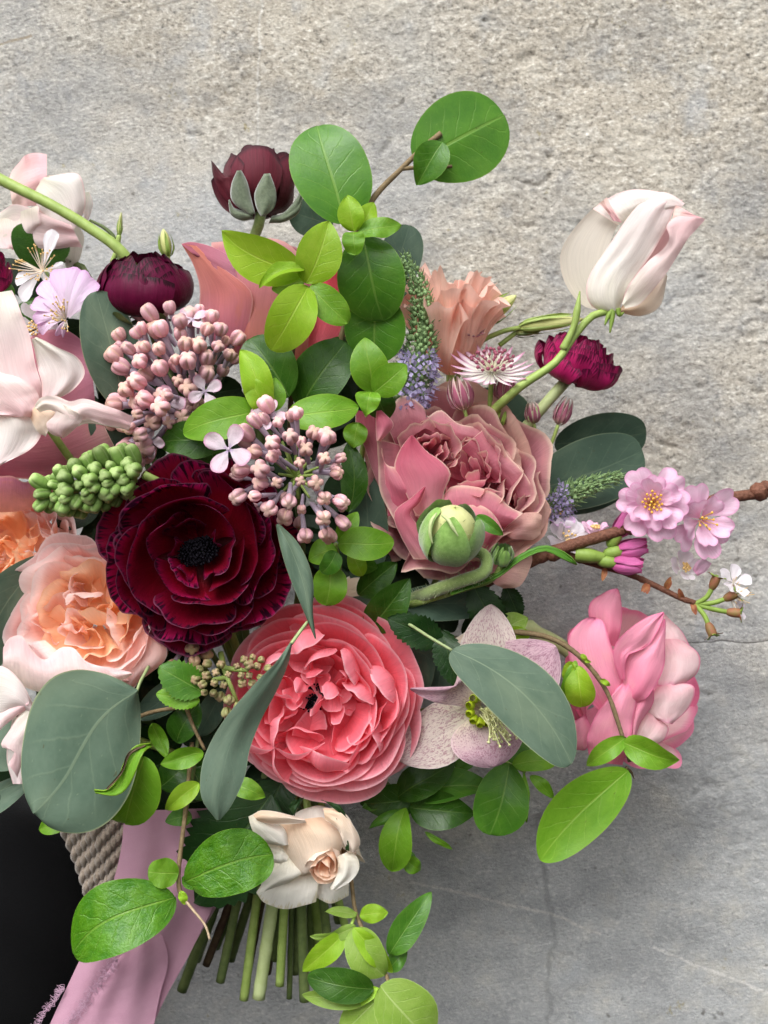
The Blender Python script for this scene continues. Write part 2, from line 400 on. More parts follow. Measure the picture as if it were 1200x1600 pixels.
def plain_mat(name, c1, c2, scale=300, rough=.6, bump=.3, bdist=.0003, spec=.3, transl=0, stretch=(1, 1, 1), vary=.1, sheen=0, grad=None, seam=None):
    m, t, N, L = nt(name)
    tc = N('ShaderNodeTexCoord').outputs['Object']; oi = N('ShaderNodeObjectInfo')
    n = noise(t, vmul(t, tc, stretch), scale, 4, .6)
    c = mixc(t, sstep(t, n, .3, .7), lin(c1), lin(c2))
    if grad:
        at = N('ShaderNodeAttribute'); at.attribute_name = 'edge'
        c = mixc(t, sstep(t, at.outputs['Fac'], grad[1], grad[2]), c, lin(grad[0]))
    if seam:
        su = N('ShaderNodeSeparateXYZ'); L(N('ShaderNodeUVMap').outputs[0], su.inputs[0])
        w_ = mth(t, 'ABSOLUTE', mth(t, 'SINE', mth(t, 'MULTIPLY', su.outputs[0], math.pi*seam[0])))
        sm = mth(t, 'SUBTRACT', 1.0, sstep(t, w_, .04, .42))
        c = mixc(t, mth(t, 'MULTIPLY', sm, seam[2]), c, lin(seam[1]))
    h = N('ShaderNodeHueSaturation'); L(c, h.inputs['Color']); L(mth(t, 'ADD', 1-vary, mth(t, 'MULTIPLY', oi.outputs['Random'], vary*2)), h.inputs['Value'])
    finish(t, h.outputs[0], rough, transl, n, bump, bdist, spec, sheen=sheen)
    return m
# ---------------------------------------------------------------- the palette
M = {}
def pm(k, *a, **q): M[k] = petal_mat(k, *a, **q)
def lm(k, *a, **q): M[k] = leaf_mat(k, *a, **q)
pm('burgundy', [(0, '#3e030c'), (.45, '#760419'), (.8, '#7e0828'), (1, '#820c3c')], edge='#2a0a20', line='#8a4a66', ew=.12, ticks=1.0, rough=.4, transl=.35, streak=.3, sfreq=34, spec=.4, sheen=.0, bump=.5)  # line: the shine on the rims, put into the colour
pm('burgundy_bright', [(0, '#580410'), (.5, '#980726'), (.85, '#a2124a'), (1, '#ae1e64')], edge='#2e0a20', line='#8a4a66', ew=.2, ticks=1.4, rough=.4, transl=.35, streak=.3, sfreq=34, spec=.4, sheen=.0, bump=.5)  # same painted rim shine
pm('maroon', [(0, '#420c18'), (.5, '#5c1222'), (1, '#64182c')], edge='#3a0a1a', ew=.08, rough=.62, transl=.2, streak=.3, spec=.3, sheen=.1)
pm('plum', [(0, '#340718'), (.5, '#540c2c'), (1, '#621238')], edge='#2c0818', ew=.08, ticks=.5, rough=.4, transl=.2, streak=.3, sheen=.0)
pm('magenta', [(0, '#800c3c'), (.5, '#b0185c'), (1, '#c0246a')], edge='#5a0c34', ew=.2, ticks=1.0, rough=.45, transl=.25, streak=.3, sheen=.1)
pm('coral', [(0, '#ee6474'), (.5, '#f57f8e'), (.85, '#f794a2'), (1, '#f8a4b2')], edge='#fbc4cc', ew=.07, rough=.62, transl=.45, streak=.1, sheen=.1)
pm('coral_deep', [(0, '#e64a5c'), (.5, '#ee6676'), (1, '#f3808f')], edge='#f8b4be', ew=.08, rough=.62, transl=.45, streak=.1, sheen=.1)
pm('rose', [(0, '#a84e60'), (.45, '#c47684'), (.8, '#cd8a94'), (1, '#d2a09c')], edge='#eccdbd', ew=.08, rough=.62, transl=.48, streak=.09, blotch='#d98c95', sheen=.15)
pm('rose_pink', [(0, '#c45a72'), (.45, '#de7f94'), (.8, '#e194a2'), (1, '#e2aaa4')], edge='#f0cfc0', ew=.09, rough=.62, transl=.48, streak=.09, blotch='#df8797', sheen=.15)
pm('rose_beige', [(0, '#cc8c8c'), (.5, '#d5a49e'), (1, '#d8b5a4')], edge='#ddb0a4', ew=.06, rough=.62, transl=.48, streak=.08, blotch='#cf9c9c')
pm('salmon', [(0, '#dc8c78'), (.45, '#d48684'), (.8, '#cd8294'), (1, '#c87c98')], edge='#e0a8a4', ew=.08, rough=.62, transl=.48, streak=.1, blotch='#d68878')
pm('dusk', [(0, '#a05868'), (.5, '#b06c7c'), (1, '#b8788c')], edge='#c79098', ew=.06, rough=.62, transl=.25, streak=.1)
pm('peach', [(0, '#fcd6b8'), (.5, '#fbdccf'), (.85, '#fae1dc'), (1, '#f9e5e2')], edge='#fbeae6', ew=.08, rough=.62, transl=.5, streak=.07)
pm('apricot', [(0, '#fdc084'), (.5, '#fed2a6'), (1, '#fddcbe')], edge='#fbd3ad', ew=.08, rough=.62, transl=.5, streak=.08)
pm('blush_pink', [(0, '#f4c0b4'), (.5, '#f5cdc6'), (1, '#f5d6d4')], edge='#fbeae8', ew=.07, rough=.62, transl=.5, streak=.07)
pm('pea_white', [(0, '#e9e5d4'), (.4, '#efe8e2'), (.75, '#f1e4e1'), (1, '#f1dcdc')], edge='#f4d6d4', ew=.12, rough=.62, transl=.35, streak=.13, sfreq=40)
pm('pea_blush', [(0, '#efe9da'), (.35, '#f4e2de'), (.7, '#f4d6d6'), (1, '#f4cdd0')], edge='#f3d8d6', ew=.1, rough=.62, transl=.35, streak=.13, sfreq=40)
pm('pea_pink', [(0, '#f0d2c8'), (.5, '#f2c4c4'), (1, '#f2c0c8')], edge='#f2c8c8', ew=.1, rough=.62, transl=.35, streak=.13, sfreq=40)
pm('pea_grey', [(0, '#e2dccc'), (.5, '#e2dace'), (1, '#dfd6cc')], edge='#e2d8cb', ew=.08, rough=.62, transl=.55, streak=.13, sfreq=40)
pm('cream', [(0, '#f4d4b4'), (.5, '#f7e2cc'), (1, '#f7e8da')], edge='#f0e6da', ew=.1, rough=.62, transl=.3, streak=.06)
pm('cream_white', [(0, '#f0e8d4'), (.5, '#f4efe4'), (1, '#f5f0e8')], edge='#e8dfc6', ew=.08, ticks=.6, rough=.62, transl=.3, streak=.06)
pm('cream_peach', [(0, '#f6b48c'), (.5, '#f8caa8'), (1, '#f8d8c0')], edge='#f6dcc8', ew=.1, rough=.62, transl=.3, streak=.06)
pm('lisianthus', [(0, '#f2bca4'), (.5, '#f6cdba'), (1, '#f6d2c4')], edge='#f2cabc', ew=.12, rough=.62, transl=.35, streak=.1, sfreq=36)
pm('camellia', [(0, '#e4789a'), (.4, '#ec98b0'), (.8, '#efa2b8'), (1, '#ea84ac')], edge='#e2789c', ew=.16, rough=.62, transl=.28, streak=.06, blotch='#eea4b2')
pm('camellia_pale', [(0, '#f2b6c0'), (.5, '#f7dadb'), (.85, '#f6d2d6'), (1, '#f1aac2')], edge='#ea8fae', ew=.12, rough=.62, transl=.28, streak=.06, blotch='#f2cdcd')
pm('cherry', [(0, '#e9a6ca'), (.4, '#eec2dc'), (.8, '#f0cde2'), (1, '#efc4de')], edge='#eab0d2', ew=.1, rough=.62, transl=.35, streak=.08, sfreq=18)
pm('cherry_lilac', [(0, '#f0dcec'), (.5, '#e8d2e8'), (1, '#e2bfe0')], edge='#dcaed8', ew=.1, rough=.62, transl=.35, streak=.14, sfreq=22)
pm('cherry_bud', [(0, '#b85084'), (.5, '#cc64a0'), (1, '#d478ae')], edge='#c0508c', ew=.1, rough=.45, transl=.2, streak=.2)
pm('blossom_white', [(0, '#f0e6ea'), (.5, '#f3eef2'), (1, '#f2ecf2')], rough=.62, transl=.35, streak=.06)
pm('hellebore', [(0, '#dcd6b8'), (.3, '#d2bcb8'), (.7, '#c3a2ac'), (1, '#bd9aa8')], edge='#cdb4b8', ew=.07, rough=.62, transl=.25, streak=.16, sfreq=30, spots=('#854a66', .55))
pm('hellebore_pale', [(0, '#d9d6b4'), (.4, '#ddd0c4'), (1, '#d2bfbc')], edge='#d8cbc4', ew=.06, rough=.62, transl=.25, streak=.14, sfreq=30, spots=('#94586e', .6))
pm('lilac_flower', [(0, '#c2a8d0'), (.25, '#e6d8e2'), (1, '#e8cfdc')], edge='#dfa8c4', ew=.12, rough=.62, transl=.3, streak=.06)
pm('bract', [(0, '#f0f1de'), (.65, '#efeae6'), (.88, '#dcb8ca'), (1, '#b9769a')], edge='#b9769a', ew=.05, rough=.62, transl=.25, streak=.2, sfreq=12)
pm('bract_bud', [(0, '#b0a884'), (.4, '#b06c80'), (1, '#9c4466')], edge='#d8c2b8', ew=.3, rough=.62, transl=.2, streak=.3, sfreq=12)
pm('floret', [(0, '#b8b0d0'), (1, '#bcaed8')], rough=.62, transl=.3)
pm('greenbud_cap', [(0, '#b5c070'), (.5, '#d6d892'), (1, '#dfe0a2')], edge='#c4cc82', ew=.06, rough=.45, transl=.25, streak=.1)
lm('euc', bloom=.35, c1='#7f998b', c2='#6c887a', vein='#a4b8a0', rough=.55, transl=.12, nside=6, vstr=.5, edge='#b9c4a0', ew=.035, bump=.15, spec=.3, mottle=4, midw=.035)
lm('euc_pale', '#93ada0', '#86a294', '#a9bfae', bloom=.3, rough=.55, transl=.12, nside=6, vstr=.3, edge='#a8bda6', ew=.04, bump=.12, spec=.3, midw=.03)
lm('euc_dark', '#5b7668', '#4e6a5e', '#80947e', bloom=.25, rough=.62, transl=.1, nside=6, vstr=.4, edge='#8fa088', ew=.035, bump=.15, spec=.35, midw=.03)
lm('privet', '#5a9a34', '#6cac3a', '#a0c868', f=.52, rough=.32, transl=.2, nside=6, vstr=.55, edge='#86b050', ew=.04, spec=.4)
lm('privet_dark', '#3c6c20', '#4a7e28', '#86aa58', f=.5, rough=.3, transl=.16, nside=6, vstr=.5, edge='#5e8a3a', ew=.04, spec=.4)
lm('lime', '#a2d632', '#b0de40', '#cce46c', f=.66, rough=.38, transl=.3, nside=6, vstr=.45, edge='#b2d24c', ew=.04, spec=.35)
lm('lime_mid', '#7cba30', '#8ec83c', '#b8d868', f=.62, rough=.36, transl=.28, nside=6, vstr=.45, edge='#9cc040', ew=.04, spec=.38)
lm('lime_pale', '#a8cb62', '#98c050', '#d6e8a8', f=.66, rough=.42, transl=.3, nside=6, vstr=.45, edge='#c0d888', ew=.04, spec=.3)
lm('glossy', '#4f9420', '#6cac28', '#a0c85a', f=.55, rough=.26, transl=.2, nside=6, vstr=.5, edge='#7fae3c', ew=.03, spec=.5, bump=.7, blister=1.5, mottle=8)
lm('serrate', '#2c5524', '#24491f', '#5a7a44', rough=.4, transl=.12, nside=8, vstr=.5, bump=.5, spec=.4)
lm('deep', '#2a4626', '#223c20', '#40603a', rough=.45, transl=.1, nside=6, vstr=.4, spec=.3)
M['stem'] = plain_mat('stem', '#849a4c', '#98ac5e', 250, .5, .2, spec=.35, transl=0)
M['stem_pale'] = plain_mat('stem_pale', '#a9b77c', '#b8c48e', 200, .5, .2)
M['stem_dark'] = plain_mat('stem_dark', '#55653a', '#6a7846', 250, .5, .3)
M['stem_brown'] = plain_mat('stem_brown', '#4c3a2c', '#5f5038', 300, .7, .5)
M['twig'] = plain_mat('twig', '#8a7658', '#6e5e42', 700, .75, .6, stretch=(1, 1, 1))
M['bark'] = plain_mat('bark', '#5e3a2a', '#7c5240', 900, .65, 1.0, bdist=.0006)
M['twig_dry'] = plain_mat('twig_dry', '#c4ae92', '#a89274', 600, .8, .5)
M['fuzzy'] = plain_mat('fuzzy', '#7d9350', '#8da362', 900, .8, .5, sheen=.6)
M['sepal'] = plain_mat('sepal', '#66705a', '#545e4a', 900, .85, .5, sheen=.6)
M['budgreen'] = plain_mat('budgreen', '#6c9440', '#86aa54', 500, .65, .4, sheen=.4)
M['hyacinth'] = plain_mat('hyacinth', '#7f9e50', '#6f9044', 500, .6, .3, grad=('#a4b878', .6, 1.0), vary=.24, seam=(3, '#b4c68a', .45))
M['lilac_bud'] = plain_mat('lilac_bud', '#e2aab4', '#ecbfc6', 160, .5, .2, grad=('#e2bcae', .62, 1.0), vary=.2, transl=.15, seam=(4, '#ecccb8', .75))
M['lilac_bud_tan'] = plain_mat('lilac_bud_tan', '#d3a2a2', '#deb2b0', 160, .5, .2, grad=('#d4b09c', .6, 1.0), vary=.2, transl=.12, seam=(4, '#e4c4a8', .7))
M['lilac_bud_brown'] = plain_mat('lilac_bud_brown', '#a38068', '#946f5c', 500, .5, .2, grad=('#b8a078', .6, 1.0), vary=.15, seam=(4, '#c4ac8c', .5))
M['lilac_bud_green'] = plain_mat('lilac_bud_green', '#8d8e5c', '#7c7c4c', 500, .5, .2, grad=('#a08468', .5, 1.0), vary=.15)
M['lilac_tube'] = plain_mat('lilac_tube', '#a294a6', '#b3a2b0', 400, .5, .2, transl=.1)
M['black_stamen'] = plain_mat('black_stamen', '#07050a', '#0e0a14', 2000, .7, .5, spec=.12)
M['yellow_stamen'] = plain_mat('yellow_stamen', '#e8c860', '#d9a83c', 900, .5, .2, grad=('#e9b748', .6, .9))
M['pale_stamen'] = plain_mat('pale_stamen', '#f0ead8', '#e8d8cc', 900, .5, .2, grad=('#dcb878', .7, .9))
M['hell_stamen'] = plain_mat('hell_stamen', '#dfe29a', '#e6e8b4', 900, .5, .2)
M['sepal_green'] = plain_mat('sepal_green', '#6e9440', '#84a854', 700, .75, .4, sheen=.5)
M['hair'] = plain_mat('hair', '#c4cfa0', '#b4c290', 300, .7, 0, transl=.3)
M['lime_stem'] = plain_mat('lime_stem', '#9cb858', '#8cac48', 300, .5, .2)
M['red_scale'] = plain_mat('red_scale', '#8a4a34', '#9a6a40', 600, .6, .3)
M['nectary'] = plain_mat('nectary', '#a9bf1c', '#bccc34', 600, .4, .2, transl=.15)
M['pin'] = plain_mat('pin', '#e6e3d0', '#dcd8c2', 900, .5, .2, grad=('#8c4a5c', .7, .85))
M['spike_green'] = plain_mat('spike_green', '#86a06c', '#73905e', 900, .6, .4)
M['calyx'] = plain_mat('calyx', '#86a04a', '#7c9440', 500, .5, .3)
M['red_calyx'] = plain_mat('red_calyx', '#8e5440', '#7d6a3e', 500, .55, .3)

def fabric_mat(name, c1, c2, rough, weave, bstr, transl=0, sheen=.3, spec=.2):
    m, t, N, L = nt(name)
    tc = N('ShaderNodeUVMap').outputs[0]
    n = noise(t, vmul(t, tc, (3, 8, 1)), 1, 5, .6); w = noise(t, vmul(t, tc, (weave, weave*2, 1)), 1, 2, .7)
    c = mixc(t, n, lin(c1), lin(c2))
    c = mixc(t, mth(t, 'MULTIPLY', sstep(t, w, .35, .7), .25), c, lin(c1), 'MULTIPLY')
    finish(t, c, rough, transl, mth(t, 'ADD', w, mth(t, 'MULTIPLY', n, 3.0)), bstr, .0004, spec, sheen=sheen)
    return m
M['ribbon'] = fabric_mat('ribbon', '#b9889e', '#cfa2b6', .65, 240, .4, transl=.2, sheen=.4)
M['coat'] = fabric_mat('coat', '#0a0a0b', '#101012', .9, 300, .6, sheen=.05, spec=.08)
M['wool'] = plain_mat('wool', '#a8998a', '#8f8072', 1200, .95, .9, bdist=.0008, sheen=.5)
M['thread'] = plain_mat('thread', '#d2b0c4', '#c6a0b8', 500, .7, .1, transl=.2)

# rough limestone of the wall
WD_ = -250.0
m, t, N, L = nt('stone'); M['stone'] = m
tc = N('ShaderNodeNewGeometry').outputs['Position']
g = N('ShaderNodeSeparateXYZ'); L(tc, g.inputs[0])
n_big = noise(t, tc, 9, 5, .6); n_mid = noise(t, tc, 70, 5, .65); n_mic = noise(t, tc, 1500, 2, .6)
sk = N('ShaderNodeMapping'); L(tc, sk.inputs[0]); sk.inputs['Rotation'].default_value = (0, .35, 0); sk.inputs['Scale'].default_value = (.75, 1, 1.25)
n_fin = noise(t, sk.outputs[0], 640, 5, .8)
warm = sstep(t, mth(t, 'ADD', mth(t, 'ADD', n_big, mth(t, 'MULTIPLY', g.outputs[2], 1.3)), mth(t, 'MULTIPLY', g.outputs[0], .8)), .4, .78)
c = mixc(t, warm, lin('#a1a19f'), lin('#aaa192'))
c = mixc(t, mth(t, 'MULTIPLY', sstep(t, n_mid, .5, .72), .6), c, lin('#b4b0a6'))
c = mixc(t, mth(t, 'MULTIPLY', sstep(t, n_mid, .48, .3), .5), c, lin('#858584'))
c = mixc(t, mth(t, 'MULTIPLY', sstep(t, n_fin, .52, .63), mth(t, 'ADD', .35, mth(t, 'MULTIPLY', warm, .45))), c, lin('#dad6cc'))
dkf = mth(t, 'ADD', .3, mth(t, 'MULTIPLY', warm, .55))
c = mixc(t, mth(t, 'MULTIPLY', sstep(t, n_fin, .475, .36), dkf), c, lin('#4e4c49'))
lich = noise(t, vmul(t, tc, (1.3, 1, 1)), 70, 4, .75)
c = mixc(t, mth(t, 'MULTIPLY', sstep(t, lich, .66, .72), .45), c, lin('#8a7c40'))
st_ = noise(t, sk.outputs[0], 24, 6, .7)
c = mixc(t, mth(t, 'MULTIPLY', sstep(t, st_, .5, .38), .35), c, lin('#7a7b7c'))
c = mixc(t, mth(t, 'MULTIPLY', sstep(t, st_, .56, .68), .35), c, lin('#c8c1b2'))
blu = noise(t, vmul(t, tc, (1.0, 1, .8)), 26, 3, .7)
c = mixc(t, mth(t, 'MULTIPLY', sstep(t, blu, .62, .74), .3), c, lin('#a3a8ad'))
pit = noise(t, tc, 150, 2, .5)
c = mixc(t, mth(t, 'MULTIPLY', sstep(t, pit, .29, .22), .6), c, lin('#453f36'))
def vein(c, pts, width, colour, amt, wob=.004):
    """a mineral vein or old scratch in the stone along a line of photograph points"""
    f = (D-WD_)/D
    for (x0, y0), (x1, y1) in zip(pts[:-1], pts[1:]):
        a = ((x0-600)*S*f, (800-y0)*S*f); b = ((x1-600)*S*f, (800-y1)*S*f); l = math.hypot(b[0]-a[0], b[1]-a[1]); ux, uz = (b[0]-a[0])/l, (b[1]-a[1])/l
        px = mth(t, 'SUBTRACT', g.outputs[0], a[0]); pz = mth(t, 'SUBTRACT', g.outputs[2], a[1])
        al = mth(t, 'ADD', mth(t, 'MULTIPLY', px, ux), mth(t, 'MULTIPLY', pz, uz))
        ac = mth(t, 'ADD', mth(t, 'MULTIPLY', px, -uz), mth(t, 'MULTIPLY', pz, ux))
        ac = mth(t, 'ABSOLUTE', mth(t, 'ADD', ac, mth(t, 'MULTIPLY', mth(t, 'SUBTRACT', n_mid, .5), wob)))
        m1 = mth(t, 'SUBTRACT', 1.0, sstep(t, ac, width*S*.3, width*S*1.3))
        m2 = mth(t, 'MULTIPLY', mth(t, 'GREATER_THAN', al, 0.0), mth(t, 'LESS_THAN', al, l))
        c = mixc(t, mth(t, 'MULTIPLY', mth(t, 'MULTIPLY', m1, m2), mth(t, 'MULTIPLY', sstep(t, n_fin, .3, .6), amt)), c, lin(colour))
    return c
c = vein(c, [(640, 1378), (700, 1390), (860, 1428), (940, 1460)], 3, '#c4bfb6', .7)
c = vein(c, [(1020, 1480), (1130, 1525), (1240, 1562)], 3, '#cbc7c0', .8)
c = vein(c, [(408, -10), (403, 120), (404, 250)], 2.5, '#d8d8d4', .38, .008)
c = vein(c, [(-10, 70), (50, 55)], 3, '#7d6a48', .7); c = vein(c, [(130, 40), (260, 8), (330, -20)], 2.5, '#6f6a60', .6)
c = vein(c, [(838, 1270), (850, 1380), (866, 1470), (858, 1530), (856, 1620)], 5, '#626260', .42, .012)
c = vmul(t, c, (1.26, 1.28, 1.315))
finish(t, c, .92, 0, mth(t, 'ADD', mth(t, 'MULTIPLY', n_fin, 1.0), mth(t, 'MULTIPLY', n_mic, .5)), .9, .0011, .12)
M['mortar'] = plain_mat('mortar', '#6a665f', '#57534c', 400, .95, .6)
# ---------------------------------------------------------------- the wall behind the bouquet
WD = WD_
def vnoise(x, y, seed):
    r = np.random.RandomState(seed); g = r.rand(256, 256)
    xi, yi = np.floor(x).astype(int), np.floor(y).astype(int); fx, fy = x-xi, y-yi
    fx, fy = fx*fx*(3-2*fx), fy*fy*(3-2*fy); q = lambda a, b: g[a % 256, b % 256]
    return (q(xi, yi)*(1-fx)+q(xi+1, yi)*fx)*(1-fy)+(q(xi, yi+1)*(1-fx)+q(xi+1, yi+1)*fx)*fy-.5
wall = empty('stone_wall', P(600, 1700, WD-20), 'rough grey and beige limestone wall behind the whole bouquet', 'wall')
def jig(y, s): return 5*vnoise(np.asarray(y)/40., np.asarray(y)*0., s)+3*vnoise(np.asarray(y)/11., np.asarray(y)*0., s+1)
def stone(top, bot, left, right, rough, step=3.6, seed=21):
    """one block: its four edges are functions of the running coordinate"""
    X0, X1, Y0, Y1 = left(0), right(0), top(0), bot(0)
    nx, ny = int((X1-X0)/step), int((Y1-Y0)/step)
    u, v = np.meshgrid(np.linspace(0, 1, nx), np.linspace(0, 1, ny), indexing='ij')
    xm, ym = X0+u*(X1-X0), Y0+v*(Y1-Y0)
    l, r = left(ym), right(ym); X = l+(r-l)*u
    tp, b = top(xm), bot(xm); Y = tp+(b-tp)*v
    h = 6*vnoise(X/120, Y/95, seed)+3.2*vnoise(X/42+Y/160, Y/34-X/200, seed+1)
    fn = vnoise(X/19+Y/70, Y/13-X/50, seed+2)*1.3+vnoise(X/8.3+Y/30, Y/6.2-X/90, seed+3)*2.2+vnoise(X/4.6, Y/3.9, seed+4)*2.8
    amp = .25+.8*np.clip((X-250)/1100+(650-Y)/1100+vnoise(X/170, Y/150, seed+6)*.9, 0, 1.3)
    h = h+fn*amp*rough-np.clip(vnoise(X/26+Y/40+.5*vnoise(X/14, Y/11, seed+8), Y/17-X/70+.6*vnoise(X/11, Y/13, seed+9), seed+7)-.37, 0, 1)*46*amp
    ed = np.minimum(np.minimum(u*(X1-X0), (1-u)*(X1-X0)), np.minimum(v*(Y1-Y0), (1-v)*(Y1-Y0)))
    h = h-.7*np.exp(-ed/1.8)*(.4+1.2*np.clip(vnoise(X/60, Y/60, 77)+.5, 0, 1))-.6*np.exp(-ed/9)
    cx = np.interp(Y, [1000, 1270, 1380, 1470, 1530, 1620, 1900], [790, 838, 850, 866, 858, 856, 850])+6*vnoise(Y/22, Y*0, 5)+4*vnoise(Y/7, Y*0, 6)
    h = h-3.4*np.exp(-((X-cx)/3.2)**2)*np.clip((Y-1230)/120, 0, 1)*np.clip(vnoise(Y/45, Y*0, 9)+.6, 0, 1)
    f = (D-WD)/D
    V = np.stack([(X-600)*S*f, -(WD+h)*S, (800-Y)*S*f], -1)
    return mesh_obj('stone_block', V.reshape(-1, 3), quads(nx, ny), M['stone'], wall)
cJ = lambda y0, s: (lambda x: y0+jig(x, s) if np.ndim(x) else y0)
def vJ(x0, s):
    def f(y):
        if not np.ndim(y): return x0
        return x0+8*np.sin((np.asarray(y)-1000)/90.)*np.clip((np.asarray(y)-1000)/300, 0, 1)+.06*(np.asarray(y)-1300)+jig(y, s)
    return f
C0 = lambda k: (lambda x: k+0*np.asarray(x) if np.ndim(x) else k)
stone(C0(-260), cJ(1003, 11), C0(-320), C0(1520), 1.0, 3.3)
stone(cJ(1004.2, 11), C0(1860), C0(-320), C0(1520), 1.0, 3.6)
f = (D-WD)/D
bk = [np.array(P(x, y, WD-14)) for x, y in ((-320, -260), (1520, -260), (1520, 1860), (-320, 1860))]
mesh_obj('mortar_bed', bk, [(0, 1, 2, 3)], M['mortar'], wall)
# ---------------------------------------------------------------- the large flowers
def flower(name, X, Y, d, label, cat, group=None): return empty(name, P(X, Y, d), label, cat, group)
R_ = math.radians

# -- big burgundy ranunculus, facing the camera
t = flower('ranunculus', 310, 858, 110, 'large dark burgundy ranunculus with black centre and frilled edges, facing out', 'flower')
fr = Frame(308, 862, 192, (.05, .02, 1)); b = M['burgundy']; bb = M['burgundy_bright']
rings(t, fr, [
    dict(n=7, w=36, prof=[(20, -60), (90, -75), (130, -40), (156, -16)], mat=[b, bb], wave=7, wf=3, a=.3, pw=2.4, ridge=1.3, sfr=6, scal=.012, nu=41, jit=.05, spiral=.04),
    dict(n=6, w=42, prof=[(18, -58), (90, -62), (135, -25), (144, 8)], mat=[b, bb], wave=7, wf=3, a=.34, pw=2.4, ridge=.9, sfr=6, scal=.012, nu=33, jit=.07, spiral=.06),
    dict(n=5, w=50, prof=[(18, -55), (90, -60), (128, -10), (124, 30)], mat=b, wave=7, wf=3, a=.36, pw=2.4, ridge=.5, sfr=6, nu=27, jit=.09, spiral=.09, roll=3),
    dict(n=5, w=50, prof=[(16, -50), (80, -55), (112, 0), (104, 44)], mat=[b, bb], wave=7, wf=3, a=.38, pw=2.4, nu=23, jit=.1, spiral=.1, roll=4),
    dict(n=4, w=58, prof=[(14, -50), (70, -55), (95, 5), (86, 46)], mat=b, wave=7, a=.25, nu=23, jit=.12, spiral=.12, roll=4),
    dict(n=4, w=55, prof=[(12, -50), (52, -55), (76, 0), (66, 36)], mat=[b, bb], wave=4, a=.28, jit=.07, spiral=.09, nu=19),
    dict(n=3, w=44, prof=[(12, -50), (40, -52), (58, -8), (50, 20)], mat=[bb, b], wave=6, a=.3, jit=.14, spiral=.1, roll=6, nu=19),
    dict(n=5, w=30, prof=[(14, -46), (30, -46), (46, -16), (34, 8)], mat=bb, wave=5, a=.45, jit=.22, spiral=.12, roll=5, tj=3),
], seed=5)
j = Join(); rr = random.Random(3)
for k in range(170):
    q = (k/170)**.5*(27+6*math.sin(k*2.4*2+1)); a = k*2.4; c0 = fr.to(*[np.array(v) for v in (q*.5*math.cos(a), q*.5*math.sin(a), -46)]); c1 = fr.to(*[np.array(v) for v in (q*math.cos(a), q*math.sin(a), -12-q*.25+rr.uniform(-4, 4))])
    j.rod(c0, c1, 1.2*S, 1.2*S, 4); j.ball(c1, rr.uniform(1.6, 2.6)*S)
j.build('stamens', M['black_stamen'], t)
tube('stem', [(318, 880, 120), (360, 1010, 30), (410, 1160, 10)], 9, M['stem'], t)

# -- coral ranunculus, below it
t = flower('ranunculus', 500, 1100, 90, 'large coral pink ranunculus with tousled centre, below the burgundy one', 'flower')
fr = Frame(503, 1098, 150, (-.14, -.03, 1)); c = M['coral']; cd = M['coral_deep']
sp = []
for k, (r0, h0, r1, h1) in enumerate([(146, -52, 153, -30), (142, -40, 150, -14), (136, -28, 145, 0), (128, -16, 139, 12), (120, -6, 130, 22), (110, 2, 120, 30), (98, 8, 108, 36), (86, 12, 95, 38), (72, 14, 80, 38)]):
    sp.append(dict(n=6 if k < 5 else 5, w=46 if k < 5 else 52, prof=[(15, -62+k*3), (r0*.7, -66+k*5), (r0*1.0, h0), (r1, h1)], mat=[c, cd] if k > 3 else [c, c, cd], wave=6, wf=2.0, a=.4, pw=2.4, nu=23, jit=.07, spiral=.08, jz=.6, roll=4, scal=.012, sfr=3))
rings(t, fr, sp, seed=12)
rr = random.Random(8)
# tousled heart: folded petals turned every way, in clumps
for (x, y, ax, ay, s, ro, n) in [(575, 1085, -.6, .0, 1.35, .8, 3), (470, 1175, .1, .7, 1.3, 1.4, 2), (410, 1130, .7, .3, 1.2, 2.2, 2), (522, 1052, -.15, -.55, 1.15, 0, 3), (548, 1106, -.5, .1, 1.2, 1, 3), (448, 1052, .45, .35, 1.05, 2, 3), (462, 1140, .25, .6, 1.2, 3, 3), (515, 1158, 0, .7, 1.35, 4, 3), (432, 1098, .7, 0, 1.1, 5, 3), (560, 1150, -.4, .5, 1.2, .5, 2), (490, 1020, .1, -.7, 1.1, 2.5, 2)]:
    f2 = Frame(x, y, 178, (ax, ay, 1), ro)
    for h in range(n):
        cup('petal', t, f2, rr.choice([c, c, cd]), h*2.1+rr.uniform(-.4, .4), rr.uniform(56, 74), [(2, -36*s), (30*s, -32*s), (46*s, -4), ((20+12*h)*s, 18-5*h)], a=.28, wave=6, wf=2.4, seed=h+int(x), nu=17, nv=12, roll=3, scal=.012, sfr=3)
for k in range(6):
    a = k*2.4; q = 14+5*k
    f2 = Frame(506-10+q*math.cos(a), 1086+q*.9*math.sin(a), 186-q*.25, (rr.uniform(-.8, .8), rr.uniform(-.8, .8), 1), rr.uniform(0, 6))
    for h in range(2):
        cup('petal', t, f2, rr.choice([c, c, cd]), h*2.8+rr.uniform(-.4, .4), rr.uniform(50, 75), [(2, -24), (16, -22), (26, -2), (rr.uniform(6, 24), rr.uniform(8, 20))], a=.3, wave=5, wf=2, seed=rr.randint(1, 999), nu=13, nv=10, roll=2)
st = lambda m, L, R, **k: strip('petal', t, M[m], L, R, **k)
j = Join()
for k in range(150):
    a = k*2.4; q = 1.9*k**.5; c1 = fr.to(*[np.array(v) for v in (-14+q*math.cos(a), 10+q*math.sin(a), 12-q*.2+rr.uniform(-4, 6))]); c0 = fr.to(*[np.array(v) for v in (-14+q*.5*math.cos(a), 10+q*.5*math.sin(a), -20.)]); j.rod(c0, c1, 1.1*S, .9*S, 4); j.ball(c1, 1.7*S)
j.build('stamens', M['black_stamen'], t)
tube('stem', [(500, 1110, 70), (450, 1200, 30), (425, 1300, 20)], 9, M['stem'], t)

